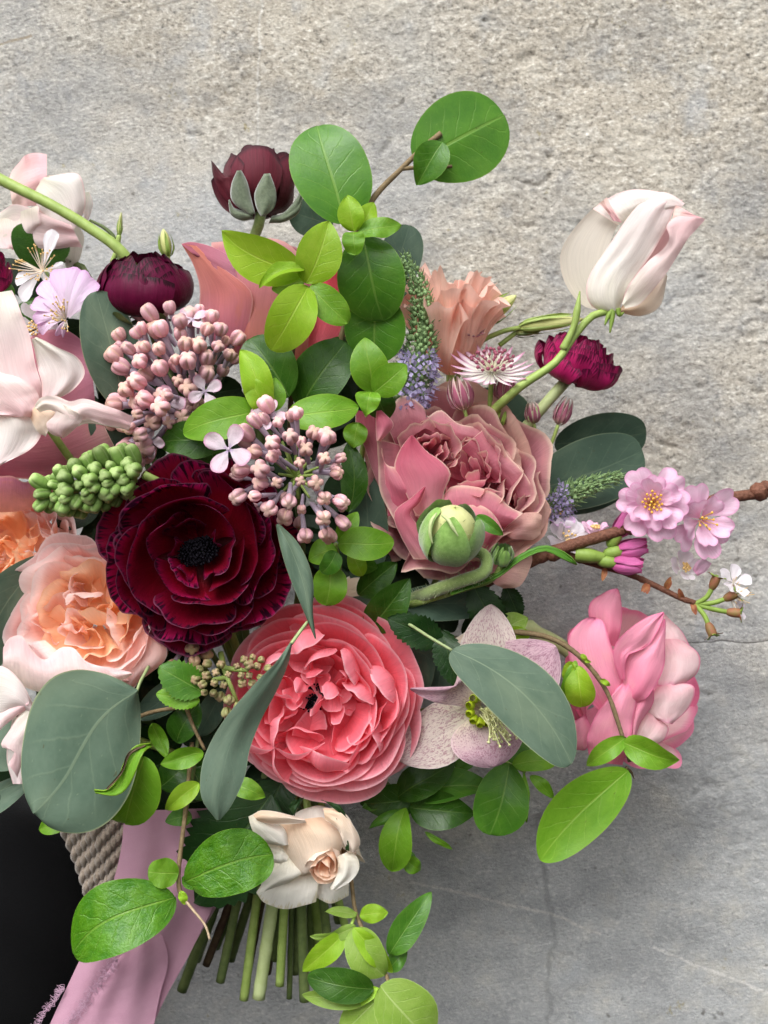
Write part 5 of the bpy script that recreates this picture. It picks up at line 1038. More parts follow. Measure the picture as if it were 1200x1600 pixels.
# ---------------------------------------------------------------- lilac buds
def bud_mesh(name, r, ln, lobes=4, depth=.46):
    class O: pass
    o = O(); o.o = np.zeros(3); o.e1, o.e2, o.n, o.s = np.array([1., 0, 0]), np.array([0, 1., 0]), np.array([0, 0, 1.]), S
    fr = Frame.__new__(Frame); fr.__dict__.update(o.__dict__)
    V, uv, ns, n = blob_V(fr, [(r*.3, 0), (r*1.2, ln*.08), (r*1.62, ln*1.1), (0.01, ln*.9)], ns=28, n=12, lobes=lobes, depth=depth)
    return V.reshape(-1, 3), Q(ns, n, True), uv.reshape(-1, 2)
class Proto: pass
def proto(name, mat, V, F, uv, ed):
    me = bpy.data.meshes.new(name); me.from_pydata(np.asarray(V).tolist(), [], F); me.polygons.foreach_set('use_smooth', [True]*len(me.polygons))
    li = np.empty(len(me.loops), dtype=np.int32); me.loops.foreach_get('vertex_index', li)
    me.uv_layers.new(name='UVMap').data.foreach_set('uv', np.asarray(uv, dtype=np.float32)[li].ravel())
    me.attributes.new('edge', 'FLOAT', 'POINT').data.foreach_set('value', np.asarray(ed, dtype=np.float32).ravel())
    me.materials.append(mat); return me
def bud_proto(name, mat, r, ln, **k):
    V, F, uv = bud_mesh(name, r, ln, **k); return proto(name, mat, V, F, uv, uv[:, 1])
def rod_proto(name, mat, r0, r1, l, ns=8):
    z = np.linspace(0, -l, 5); r = np.linspace(r0, r1, 5); th = np.linspace(0, 2*np.pi, ns, endpoint=False)
    V = np.array([(rr_*math.cos(a), rr_*math.sin(a), zz) for zz, rr_ in zip(z, r) for a in th])*S
    F = [(i*ns+j, (i+1)*ns+j, (i+1)*ns+(j+1) % ns, i*ns+(j+1) % ns) for i in range(4) for j in range(ns)]
    return proto(name, mat, V, F, np.tile(np.repeat(np.linspace(0, 1, 5), ns)[:, None], (1, 2)), np.repeat(np.linspace(0, 1, 5), ns))
def place(name, me, parent, pos, dr, s, roll):
    o = bpy.data.objects.new(name, me); C.objects.link(o)
    off = Vector(parent.location) if parent.type == 'EMPTY' else Vector((0, 0, 0))
    o.parent = parent
    if dr is not None:
        o.location = Vector(pos)-off; q = Vector((dr[0], -dr[2], dr[1])).to_track_quat('Z', 'Y')
        o.rotation_euler = (q @ Matrix.Rotation(roll, 3, 'Z').to_quaternion()).to_euler(); o.scale = (s, s, s)
    return o
LB = [bud_proto('bud', M['lilac_bud'], 11.5, 27), bud_proto('bud', M['lilac_bud'], 12.5, 24), bud_proto('bud', M['lilac_bud'], 10.5, 30), bud_proto('bud', M['lilac_bud_tan'], 11.5, 24, depth=.52), bud_proto('bud', M['lilac_bud_tan'], 10.5, 22, depth=.52)]
LT = rod_proto('bud_tube', M['lilac_tube'], 5.0, 3.2, 40)
LBB = [bud_proto('bud', M['lilac_bud_brown'], 11, 24)]; LBG = [bud_proto('bud', M['lilac_bud_green'], 8.5, 18)]
HY = [bud_proto('bud', M['hyacinth'], 10.5, 30, lobes=3, depth=.34), bud_proto('bud', M['hyacinth'], 11.5, 25, lobes=3, depth=.4), bud_proto('bud', M['hyacinth'], 9, 33, lobes=3, depth=.3)]
def panicle(t, hub, ells, protos, tubep, spacing, seed, d0, dome, smin=.75, smax=1.1, tries=5000, nmax=200, layers=((0, 1),)):
    rr = random.Random(seed); out = []
    for (dd, mult) in layers:
        pts = []
        for _ in range(tries):
            e = rr.choice(ells); a = rr.uniform(0, 6.283); q = rr.random()**.5
            x, y = e[0]+e[2]*q*math.cos(a), e[1]+e[3]*q*math.sin(a)
            if any((x-p[0])**2+(y-p[1])**2 < (spacing*mult)**2 for p in pts): continue
            m = max(1-((x-f[0])/f[2])**2-((y-f[1])/f[3])**2 for f in ells)
            d = d0+dome*max(m, 0)**.6+dd+rr.uniform(-9, 9)
            pts.append((x, y, d))
            if len(pts) >= nmax: break
        out += pts
    for (x, y, d) in out:
        v = Vector((x-hub[0], -(y-hub[1]), (d-hub[2])*1.0)).normalized()+Vector((rr.uniform(-.25, .25), rr.uniform(-.25, .25), rr.uniform(-.2, .2)))
        v.normalize()
        o = place('bud', rr.choice(protos), t, P(x, y, d), v, rr.uniform(smin, smax)*sc_at(d)/S, rr.uniform(0, 6))
        if tubep: place('bud_tube', tubep, o, None, None, 1, 0)
    return out
def branches(t, hub, pts, mat, n, seed, r=3):
    rr = random.Random(seed)
    for k in range(n):
        x, y, d = rr.choice(pts); mx = (hub[0]*.45+x*.55, hub[1]*.45+y*.55, hub[2]*.5+d*.5-16)
        tube('branchlet', [hub, mx], [r, r*.7], M[mat], t, ns=6, n=6)
def four(t, X, Y, d, axis, s, seed, mat='lilac_flower'):
    f = Frame(X, Y, d, axis, seed)
    for k in range(4): cup('petal', t, f, M[mat], k*1.571+.2, 40, [(2*s, 0), (12*s, 3*s), (24*s, 2*s), (36*s, 8*s)], a=.5, pw=2.2, seed=seed+k, nu=11, nv=9, wb=.6, wave=1.5)
    tube('petal_tube', [(X, Y, d), (X-axis[0]*20, Y+axis[1]*20, d-30)], [4, 3], M['lilac_tube'], t, ns=6)
t = flower('lilac', 300, 660, 90, 'upper cluster of dusty pink lilac buds above the burgundy ranunculus', 'flower', 'lilac bud clusters')
hub = (292, 640, 70); el = [(276, 550, 90, 64), (218, 648, 34, 72), (252, 620, 58, 54)]
o = panicle(t, hub, el, LB, LT, 21.5, 21, 108, 72, smin=.68, smax=1.25, nmax=105, layers=((0, 1), (-30, 1.25)))
branches(t, hub, o, 'stem_dark', 24, 3)
four(t, 262, 632, 160, (-.1, -.1, 1), .85, 3); four(t, 320, 612, 168, (.2, .1, 1), .8, 5)
four(t, 300, 500, 150, (.1, .6, .8), .7, 13); four(t, 236, 690, 150, (-.4, -.3, 1), .75, 17)
tube('stem', [hub, (350, 800, 30), (410, 1150, 0)], 6, M['stem_dark'], t)
t = flower('lilac', 470, 780, 150, 'lower cluster of dusty pink lilac buds between burgundy ranunculus and dusty rose', 'flower', 'lilac bud clusters')
hub = (462, 745, 150); el = [(442, 684, 52, 44), (478, 742, 60, 66), (424, 758, 46, 36), (500, 796, 34, 48), (502, 696, 14, 12)]
o = panicle(t, hub, el, LB, LT, 22, 44, 196, 62, smin=.66, smax=1.22, nmax=76, layers=((0, 1), (-34, 1.6)))
branches(t, hub, o, 'stem', 22, 5)
four(t, 357, 702, 236, (-.2, .1, 1), 1.15, 4); four(t, 420, 650, 196, (0, .5, 1), .8, 9)
tube('stem', [hub, (470, 900, 60), (430, 1150, 10)], 6, M['stem_dark'], t)
t = flower('lilac', 285, 1030, 110, 'tight grey brown lilac buds just under the burgundy ranunculus', 'flower', 'lilac bud clusters')
o = panicle(t, (285, 1000, 100), [(288, 1024, 34, 20)], LBB, LT, 17, 8, 150, 14, nmax=14, smin=.7, smax=1.0)
tube('stem', [(285, 1010, 110), (340, 1100, 40)], 4, M['stem_dark'], t)
t = flower('lilac', 358, 1090, 150, 'small unripe green brown lilac buds beside the coral ranunculus', 'flower', 'lilac bud clusters')
hub = (352, 1060, 160)
o = panicle(t, hub, [(388, 1048, 26, 20), (336, 1062, 24, 24), (362, 1098, 12, 12)], LBG, None, 10.5, 9, 186, 16, nmax=46, smin=.6, smax=1.0)
for pts in ([(345, 1020, 150), (352, 1050, 170), (366, 1085, 176), (372, 1100, 170)], [(350, 1044, 168), (370, 1046, 174), (388, 1048, 180)], [(356, 1058, 168), (345, 1060, 174), (332, 1062, 180)]):
    tube('branchlet', pts, [5, 4, 3], M['stem'], t, ns=7)

# green bud spike
t = flower('bud_spike', 215, 745, 170, 'fat spike of tight green buds pointing left over the peach rose', 'flower')
axp = [(214, 742, 180), (176, 746, 186), (134, 756, 192), (84, 770, 196)]
W = crom(np.array(axp, float), 13); rr = random.Random(6)
for i, w in enumerate(W):
    rad = (24, 24, 19, 25, 27, 29, 30, 30, 29, 27, 24, 19, 10)[i]
    for k in range(7):
        a = k*.898+i*.42
        dy, dz = math.cos(a), math.sin(a)
        if dz < -.45: continue
        x, y, d = w[0]+rr.uniform(-5, 5), w[1]+dy*rad*.72, w[2]+dz*rad*.72
        place('bud', rr.choice(HY), t, P(x, y, d), Vector((-.35 if i < 11 else -.9, -dy, dz)).normalized(), rr.uniform(.7, 1.25)*sc_at(d)/S, rr.uniform(0, 6))
tube('stem', axp, [12, 12, 11, 6], M['stem'], t); tube('stem', [(225, 742, 180), (290, 800, 120), (400, 1100, 20)], 7, M['stem'], t)

# ---------------------------------------------------------------- purple flower spikes
def spike(label, pts, r, n, seed, f0, lil, group=None):
    """small green buds round a spike, open mauve florets on the part below f0"""
    t = empty('flower_spike', P(*pts[0]), label, 'flower'); W = crom(np.array(pts, float), 120); rr = random.Random(seed)
    tube('stem', pts, [r*.45, r*.4, r*.3, 1.5], M['spike_green'], t, n=24)
    j, g = Join(), Join()
    for k in range(n):
        f = (k+.5)/n; w = W[int(f*119)]; a = k*2.4; rad = r*(1-.72*f**1.5)
        tg = W[min(int(f*119)+3, 119)]-W[max(int(f*119)-3, 0)]; tg = tg/np.linalg.norm(tg[:2]); nx = np.array([-tg[1], tg[0]])
        x, y, d = w[0]+nx[0]*math.cos(a)*rad, w[1]+nx[1]*math.cos(a)*rad, w[2]+math.sin(a)*rad
        if math.sin(a) < -.5: continue
        bs = (5.2 if f > f0 else 4)*(1-.5*f)*r/22
        x += rr.uniform(-2.5, 2.5); y += rr.uniform(-2.5, 2.5); d += rr.uniform(-3, 3); bs *= rr.uniform(.45, 1.1)
        g.ball(np.array(P(x+tg[0]*3, y+tg[1]*3, d)), max(bs, 1.3)*S, 6, 5, ed=rr.random())
        if rr.random() < .9:
            p0 = np.array(P(x, y, d)); q_ = rr.uniform(.2, .6); p1 = np.array(P(x+(x-w[0])*q_+tg[0]*rr.uniform(5, 12), y+(y-w[1])*q_+tg[1]*rr.uniform(5, 12), d+rr.uniform(2, 9))); g.rod(p0, p1, 2.1*S*(1-.5*f), .3*S, 4)
        if f < f0 and rr.random() < lil:
            fx = Frame(w[0]+nx[0]*math.cos(a)*rad*(q0 := rr.uniform(1.0, 1.6)), w[1]+nx[1]*math.cos(a)*rad*q0, w[2]+math.sin(a)*rad*q0+3, (nx[0]*math.cos(a), -nx[1]*math.cos(a), math.sin(a)+.3))
            for q in range(4):
                th = q*1.571+a; u = r/26*rr.uniform(.8, 1.2)
                V = fx.to(*[np.array(z)*u for z in ([1.5*math.cos(th), 8*math.cos(th-.5), 10.5*math.cos(th), 8*math.cos(th+.5)], [1.5*math.sin(th), 8*math.sin(th-.5), 10.5*math.sin(th), 8*math.sin(th+.5)], [-3, 2, 3.5, 2])])
                j.add(V, [(0, 1, 2, 3)], uv=[(.5, 0), (0, .7), (.5, 1), (1, .7)])
            for q in range(2):
                e = fx.to(*[np.array(z) for z in (rr.uniform(-3, 3), rr.uniform(-3, 3), rr.uniform(9, 15))]); j.rod(fx.o, e, .5*S, .4*S, 3)
    g.build('bud_cluster', M['spike_green'], t)
    if lil: j.build('floret_cluster', M['floret'], t)
    return t
spike('tall pale purple flower spike with green bud tip, left of the peach flower', [(622, 650, 60), (648, 585, 76), (662, 500, 84), (650, 440, 84), (628, 400, 84)], 25, 520, 4, .42, .62)
spike('small green and mauve flower spike crossing the dark leaves at right', [(850, 800, 20), (880, 778, 24), (930, 756, 24), (970, 744, 22)], 18, 300, 8, .35, .5)

# ---------------------------------------------------------------- astrantia
t = flower('astrantia', 768, 640, 30, 'star shaped flower with white pink tipped bracts and a dome of pins, right of centre', 'flower')
fa = Frame(768, 580, 90, (.02, .80, .6)); rr = random.Random(12)
for k in range(20):
    a = k*2*math.pi/20; cup('bract', t, fa, M['bract'], a+rr.uniform(-.06, .06), 15, [(3, 0), (24, -6), (48, 2), (rr.uniform(62, 70), rr.uniform(8, 18))], a=.85, pw=1.2, nu=7, nv=12, wb=.5, seed=k)
j = Join()
for k in range(46):
    a = k*2.4; q = 36*((k+.5)/46)**.5; h = 30-q*.3+rr.uniform(-4, 4)
    b0 = fa.to(*[np.array(z) for z in (q*.15*math.cos(a), q*.15*math.sin(a), 2.)]); e = fa.to(*[np.array(z) for z in (q*math.cos(a), q*math.sin(a), h)])
    j.rod(b0, e, .9*S, .9*S, 4); j.ball(e, rr.uniform(2.1, 3.1)*S)
j.build('pin_cluster', M['pin'], t)
tube('stem', [(768, 584, 84), (765, 640, 70), (760, 700, 40), (660, 960, 0)], [4, 4, 4.5, 5], M['stem'], t)
tube('stem', [(766, 650, 66), (780, 636, 70), (794, 615, 74)], 3, M['stem'], t)
def abud(X, Y, d, ax, ln, w, label):
    t = flower('astrantia_bud', X, Y, d, label, 'flower bud', 'closed astrantia buds'); f = Frame(X, Y, d, ax)
    for k in range(9): cup('bract', t, f, M['bract_bud'], k*.698, 24, [(2, 0), (w*1.25, ln*.12), (w*1.1, ln*.7), (w*.42, ln*1.02)], a=.6, pw=1.4, nu=7, nv=10, wb=.5, seed=k)
    x2, y2 = X-ax[0]*40, Y+ax[1]*40
    tube('stem', [(X, Y, d), (x2, y2, d-8), (X*.6+760*.4, Y+80, d-20)], 3, M['stem'], t, ns=6)
abud(726, 641, 86, (-.25, .95, .1), 54, 22, 'closed pink striped bud left of the star shaped flower')
abud(786, 628, 70, (.1, .95, .1), 46, 18, 'closed dark pink bud right behind the star shaped flower')
abud(872, 664, 0, (.35, .9, 0), 46, 14, 'pink bud below the magenta flower, against the wall')
abud(834, 662, 0, (-.1, .9, .1), 34, 13, 'pale pink bud left of the magenta flower stem')
t = flower('astrantia_bud', 780, 662, 70, 'tiny green bud below the star shaped flower', 'flower bud', 'closed astrantia buds')
fb = Frame(781, 664, 76, (.25, .9, .3))
for k in range(6): cup('bract', t, fb, M['calyx'], k*1.05, 30, [(2, 0), (12, 2), (12, 16), (8, 25)], a=.6, nu=7, nv=8, seed=k)
tube('stem', [(780, 664, 74), (772, 690, 60)], 3, M['stem'], t)
t = flower('astrantia_bud', 738, 520, 40, 'small dusky purple tuft in front of the frilly peach flower', 'flower bud', 'closed astrantia buds')
fb = Frame(738, 525, 58, (.1, .7, .6))
for k in range(11): cup('bract', t, fb, M['bract_bud'], k*.571, 18, [(1, 0), (8, 2), (16, 8), (20, 14)], a=.8, nu=5, nv=8, seed=k)

# ---------------------------------------------------------------- green buds
def lis_bud(X, Y, d, ax, ln, w, label, stem, m='calyx'):
    t = flower('flower_bud', X, Y, d, label, 'flower bud', 'slim green flower buds'); f = Frame(X, Y, d, ax)
    blob('petal_core', t, f, [(2, 0), (w*1.1, ln*.1), (w*.8, ln*.8), (1, ln)], M['greenbud_cap'], ns=12, n=9, lobes=5, depth=.15, tw=1.2)
    for k in range(5): cup('sepal', t, f, M[m], k*1.257, 26, [(2, -2), (w*1.35, ln*.08), (w*1.1, ln*.55), (w*.7, ln*.9)], a=.8, pw=1.2, nu=7, nv=10, wb=.6, seed=k)
    tube('stem', stem, 4, M['stem'], t, ns=7)
lis_bud(757, 500, 10, (.75, .55, .3), 62, 17, 'yellow green bud just right of the frilly peach flower', [(757, 500, 10), (740, 520, 0), (700, 600, -10)])
lis_bud(812, 512, 10, (1, .12, .1), 100, 14, 'long green bud lying under the white sweet pea', [(812, 512, 10), (780, 520, 16), (740, 545, 20), (700, 620, 0)], 'stem')
lis_bud(806, 520, 4, (1, .1, 0), 40, 9, 'small dark green bud under the long green bud', [(806, 520, 4), (780, 540, 4)], 'stem_dark')
lis_bud(262, 400, -6, (-.15, 1, .1), 42, 12, 'pale yellow green bud between plum ranunculus and salmon rose', [(262, 400, -6), (268, 470, -10)])
lis_bud(186, 366, -10, (.1, 1, 0), 34, 4, 'thin yellow tipped bud beside the diagonal stem, upper left', [(186, 368, -10), (182, 392, -10), (175, 410, -10)])
t = flower('tendril', 140, 344, -10, 'thin curling green tendril by the pale pink sweet pea', 'tendril')
tube('stem', [(140, 344, -10), (160, 354, -10), (176, 368, -10), (182, 388, -10), (190, 420, -10)], [2, 3, 3.4, 3.6, 3], M['stem_dark'], t)
# the diagonal stem
t = flower('bare_stalk', 190, 394, 60, 'bare light green stem running diagonally in from the left edge', 'stem')
tube('stem', [(-60, 244, 30), (0, 280, 44), (80, 320, 56), (140, 356, 62), (192, 396, 66), (240, 470, 40)], [9, 9, 8.5, 8.5, 9, 9], M['stem'], t, n=40, ns=12)

# hairy ranunculus bud with crooked neck
t = flower('ranunculus_bud', 640, 940, 120, 'fat green ranunculus bud on a crooked hairy stem in front of dusty rose', 'flower bud')
fb = Frame(704, 834, 210, (.12, .86, .5))
blob('petal_core', t, fb, [(3, -46), (62, -44), (50, 44), (2, 47)], M['greenbud_cap'], ns=20, n=14, lobes=4, depth=.07, tw=1.4)
for k in range(5): cup('sepal', t, fb, M['sepal_green'], k*1.257+4.4, 48, [(4, -48), (64, -48), (60, 26), (36 if k % 2 else 22, 44 if k != 1 else 36)], a=.42, pw=1.8, nu=15, nv=14, wb=.5, seed=k, spiral=.05, wave=3)
for (L) in ([(690, 805, 250), (700, 812, 258), (706, 822, 262), (716, 838, 262)], [(682, 802, 246), (674, 815, 254), (672, 832, 256), (676, 850, 254)]):
    tube('sepal_ridge', L, [1.5, 3.2, 3, .8], M['stem_pale'], t, ns=7)
leaf('sepal', t, M['privet'], (744, 806, 206), (786, 836, 214), 22, fold=.4, bend=.2)
neck = [(716, 878, 180), (742, 862, 176), (760, 872, 184), (756, 894, 190), (720, 908, 176), (676, 924, 140), (630, 944, 80), (540, 1000, 20)]
tube('stem', neck, [8, 10, 10.5, 10.5, 10.5, 10.5, 10.5, 10], M['fuzzy'], t, n=46, ns=12)
j = Join(); rr = random.Random(5); Wn = crom(np.array([P(*p) for p in neck[:7]]), 40)
for k in range(420):
    i = rr.randint(1, 36); c0 = Wn[i]; v = np.array([rr.gauss(0, 1) for _ in range(3)]); v /= np.linalg.norm(v); j.rod(c0+v*10*S, c0+v*rr.uniform(13.5, 16.5)*S, .35*S, .15*S, 3)
for k in range(420):
    v = np.array([rr.gauss(0, 1) for _ in range(3)]); v /= np.linalg.norm(v)
    if v[2] > .45: continue
    c0 = fb.o; j.rod(c0+v*42*S*.9, c0+v*rr.uniform(46, 51)*S*.9, .35*S, .15*S, 3)
j.build('hairs', M['hair'], t)
t = flower('ranunculus_bud', 640, 950, 110, 'little tight green bud beside the crooked stem, right of the fat bud', 'flower bud')
fb = Frame(784, 868, 186, (.1, .75, .6))
for k in range(8): cup('sepal', t, fb, M['budgreen'], k*2.4, 40, [(2, -18), (23-k, -16), (22-k, 8), (12-k, 18+k*.5)], a=.35, nu=9, nv=10, seed=k, wave=2)
tube('stem', [(782, 884, 178), (768, 906, 166), (730, 918, 150), (640, 945, 110)], [4, 5, 6, 6], M['stem'], t)
strip('leaf', t, M['privet'], [(700, 920, 0), (770, 896, 4), (810, 868, 8), (850, 852, 8), (885, 864, 6), (902, 882, 2)], [(705, 930, 0), (775, 904, 14), (812, 877, 18), (850, 861, 18), (876, 872, 12), (901, 883, 2)], d=168, bulge=-2, solid=.0004)

# ---------------------------------------------------------------- cherry branches and blossom
t = empty('cherry_branch', P(780, 905, 60), 'brown cherry branch running out to the right edge', 'branch')
tube('branch', [(640, 960, 0), (790, 896, 70), (870, 860, 96), (940, 838, 104), (986, 824, 104), (1050, 800, 96), (1120, 780, 90), (1165, 774, 88), (1240, 762, 84)], [9, 9, 8.6, 8.4, 9, 7, 7.5, 8, 8], M['bark'], t, n=90, ns=14, knots=.1, seed=4)
rr = random.Random(2)
for (x, y, d, r) in ((984, 822, 110, 12), (1126, 784, 94, 11), (1188, 768, 90, 14), (866, 866, 100, 11), (1196, 762, 92, 11)):
    f = Frame(x, y, d, (rr.uniform(-.4, .4), rr.uniform(-.4, .4), 1)); blob('branch_knot', t, f, [(2, -r), (r*1.5, -r*.7), (r*1.3, r*.7), (1, r)], M['bark'], ns=12, n=8, noise=.15, seed=int(x))
tube('branch', [(870, 862, 90), (930, 882, 84), (980, 896, 84), (1030, 918, 86), (1062, 934, 88), (1086, 942, 90)], [6.5, 5, 4.6, 4.6, 4.2, 4], M['bark'], t, n=60, ns=10, knots=.1, seed=6)
for (x, y, ax) in ((1040, 920, (.4, .9, .3)), (1012, 912, (-.3, -.9, .3)), (946, 887, (-.2, -1, .2)), (1082, 941, (.3, -.9, .4)), (1066, 936, (-.4, .8, .4))):
    for q in range(3): leaf('bud_scale', t, M['red_scale'], (x, y, 88), (x+ax[0]*18+rr.uniform(-5, 5), y-ax[1]*18+rr.uniform(-4, 4), 96), 9, fold=.3)
def blossom(X, Y, d, axis, s, label, seed, mat='cherry', rows=((6, 1), (6, .8), (5, .55)), stam='yellow_stamen', nst=24, notch=.12, flat=1.0, grp='pink cherry blossoms'):
    t = flower('blossom', X, Y, d, label, 'blossom', grp); f = Frame(X, Y, d, axis, seed)
    rr = random.Random(seed)
    for r_, (n, q) in enumerate(rows):
        for k in range(n):
            u = s*q*rr.uniform(.88, 1.1)
            cup('petal', t, f, M[mat], k*6.283/n+r_*.5+rr.uniform(-.15, .15), 180/n*1.25, [(2, -6+r_*3), (u*.4, -6+r_*4), (u*.75, (8+r_*9)*flat), (u, (10+r_*13+rr.uniform(-6, 6))*flat)], a=.42, pw=2.4, notch=notch, wave=s*.09, wf=2.4, seed=rr.randint(1, 999), nu=15, nv=11, wb=.35)
    j = Join()
    for k in range(nst):
        a = k*2.4; q = s*.22*((k+.5)/nst)**.5; e = f.to(*[np.array(z) for z in (q*1.3*math.cos(a), q*1.3*math.sin(a), s*rr.uniform(.25, .42))])
        j.rod(f.to(*[np.array(z) for z in (q*.3*math.cos(a), q*.3*math.sin(a), -2.)]), e, .7*S, .6*S, 4); j.ball(e, 2.0*S)
    j.build('stamens', M[stam], t)
    return t
blossom(1018, 786, 128, (-.12, .05, 1), 60, 'pink double cherry blossom with yellow stamens, front of the pair at right', 3)
blossom(1096, 812, 112, (.2, -.1, .9), 62, 'pink cherry blossom tucked behind and right of the other one', 8, rows=((6, 1.05), (5, .7)), nst=8)
t = flower('blossom', 960, 862, 100, 'pair of closed magenta cherry buds under the branch', 'blossom')
for (x, y, ax, ln) in ((962, 838, (.55, .75, .2), 56), (962, 862, (.9, .18, .2), 50), (952, 878, (.9, -.12, .25), 52)):
    f = Frame(x, y, 96, ax)
    for k in range(5): cup('petal', t, f, M['cherry_bud'], k*1.257, 44, [(3, 0), (17, 4), (19, ln*.6), (10, ln)], a=.3, nu=9, nv=9, seed=k, spiral=.1)
    blob('calyx', t, Frame(x-ax[0]*22, y+ax[1]*22, 96, ax), [(3, 0), (12, 4), (12, 22), (7, 30)], M['calyx'], ns=10, n=7)
tube('stem', [(900, 866, 96), (920, 868, 100), (944, 872, 98)], [12, 12, 8], M['calyx'], t)
blossom(884, 842, 40, (.3, .3, .8), 38, 'faded white blossom behind the branch, right of dusty rose', 21, 'blossom_white', rows=((5, 1), (4, .7)), stam='pale_stamen', nst=10, grp='faded white blossoms')
blossom(868, 806, 30, (.2, .5, .7), 30, 'faded mauve blossom under the small flower spike', 22, 'cherry_lilac', rows=((5, 1),), stam='pale_stamen', nst=6, grp='faded white blossoms')
blossom(930, 830, 60, (0, .8, .4), 24, 'small withered blossom sitting on the brown branch', 23, 'cherry', rows=((5, 1),), stam='pale_stamen', nst=12, grp='faded white blossoms')
# spent cluster at the twig's end
t = flower('blossom', 1090, 944, 90, 'cluster of spent cherry flowers with red calyxes at the end of the twig', 'blossom')
for (x, y, ax, dl) in ((1112, 920, (.35, .9, .1), 1), (1132, 936, (.8, .45, .3), 1), (1136, 956, (1, -.1, .3), 1), (1106, 974, (.3, -.85, .3), 1)):
    tube('flower_stalk', [(1086, 944, 90), ((1086+x)/2+4, (944+y)/2+2, 96), (x, y, 98)], 4, M['calyx'], t, ns=7)
    f = Frame(x, y, 98, ax); blob('calyx', t, f, [(3, -2), (9, 3), (8, 17), (7, 20)], M['red_calyx'], ns=10, n=7)
    for k in range(5): cup('calyx_lobe', t, f, M['red_calyx'] if k % 2 else M['calyx'], k*1.257, 26, [(6, 18), (9, 21), (13, 24), (17, 22)], a=.7, nu=5, nv=6, seed=k)
f = Frame(1146, 910, 92, (.3, .5, .8))
for k in range(5): cup('petal', t, f, M['blossom_white'], k*1.257, 40, [(2, 0), (10, 2), (20, 6), (28, 10)], a=.4, wave=3, nu=11, nv=9, seed=k)
f = Frame(1150, 952, 84, (.7, .1, .5))
for k in range(3): cup('petal', t, f, M['blossom_white'], k*1.257-1, 40, [(2, 0), (8, 2), (14, 6), (18, 10)], a=.4, wave=3, nu=9, nv=7, seed=k)
j = Join()
for k in range(22):
    a = rr.uniform(-1.2, 1.3); j.rod(np.array(P(1140, 930, 94)), np.array(P(1140+rr.uniform(14, 44)*math.cos(a), 930-rr.uniform(10, 34)*math.sin(a), 100+rr.uniform(-10, 10))), .6*S, .5*S, 4)
j.build('stamens', M['pale_stamen'], t)
blossom(1068, 888, 80, (.3, .3, .8), 26, 'ragged white blossom on the lower twig below the pink pair', 25, 'blossom_white', rows=((4, 1),), stam='pale_stamen', nst=16, grp='faded white blossoms')
strip('petal', t, M['cherry'], [(1082, 890), (1088, 878, 4), (1098, 872, 4)], [(1090, 900), (1104, 892, 4), (1112, 880)], d=84, bulge=4)
# blossom at the left
t = flower('blossom', 108, 500, 90, 'lilac pink cherry blossom fanned open at the left, touching the plum ranunculus', 'blossom', 'pink cherry blossoms')
f = Frame(106, 498, 130, (-.05, .1, 1), 0); f.to
for k, (an, w, ln) in enumerate([(2.95, 26, 60), (2.5, 28, 70), (2.05, 28, 82), (1.6, 30, 88), (1.15, 28, 84), (.75, 26, 70), (3.4, 24, 54), (4.2, 24, 30)]):
    cup('petal', t, f, M['cherry_lilac'], an, w, [(3, -2), (ln*.4, 14), (ln*.75, 6), (ln*.96, -10)], a=.32, notch=.06, wave=6, wf=2, seed=k, nu=15, nv=11, wb=.4)
j = Join()
for k in range(34):
    a = rr.uniform(1.0, 5.4); q = rr.uniform(8, 34); j.rod(f.to(*[np.array(z) for z in (0., -4., 8.)]), f.to(*[np.array(z) for z in (q*math.cos(a)*.8, q*math.sin(a)*.9, 30.)]), .6*S, .5*S, 4); j.ball(f.to(*[np.array(z) for z in (q*math.cos(a)*.8, q*math.sin(a)*.9, 30.)]), 1.5*S)
j.build('stamens', M['pale_stamen'], t)
t = flower('blossom', 66, 424, 60, 'white cherry blossom with long stamens at upper left above the lilac pink one', 'blossom', 'pink cherry blossoms')
f = Frame(66, 424, 86, (-.2, .1, .8))
for k, (an, w, ln) in enumerate([(1.25, 20, 66), (3.5, 22, 46), (4.1, 22, 56), (5.3, 26, 52), (.1, 22, 40)]):
    cup('petal', t, f, M['blossom_white'], an, w, [(2, 0), (ln*.4, 4), (ln*.8, 8), (ln, 6)], a=.4, wave=4, seed=k, nu=11, nv=10, wb=.35)
j = Join()
for k in range(36):
    a = rr.uniform(0, 6.28); q = rr.uniform(20, 40); e = f.to(*[np.array(z) for z in (q*math.cos(a), q*math.sin(a)*.8+4, rr.uniform(16, 36))]); j.rod(f.o, e, .6*S, .5*S, 4); j.ball(e, 1.4*S)
j.build('stamens', M['pale_stamen'], t)
blossom(58, 512, 80, (-.2, -.2, .8), 40, 'small white blossom under the lilac pink one, above the sweet pea', 33, 'blossom_white', rows=((5, 1),), stam='pale_stamen', nst=14, grp='faded white blossoms')

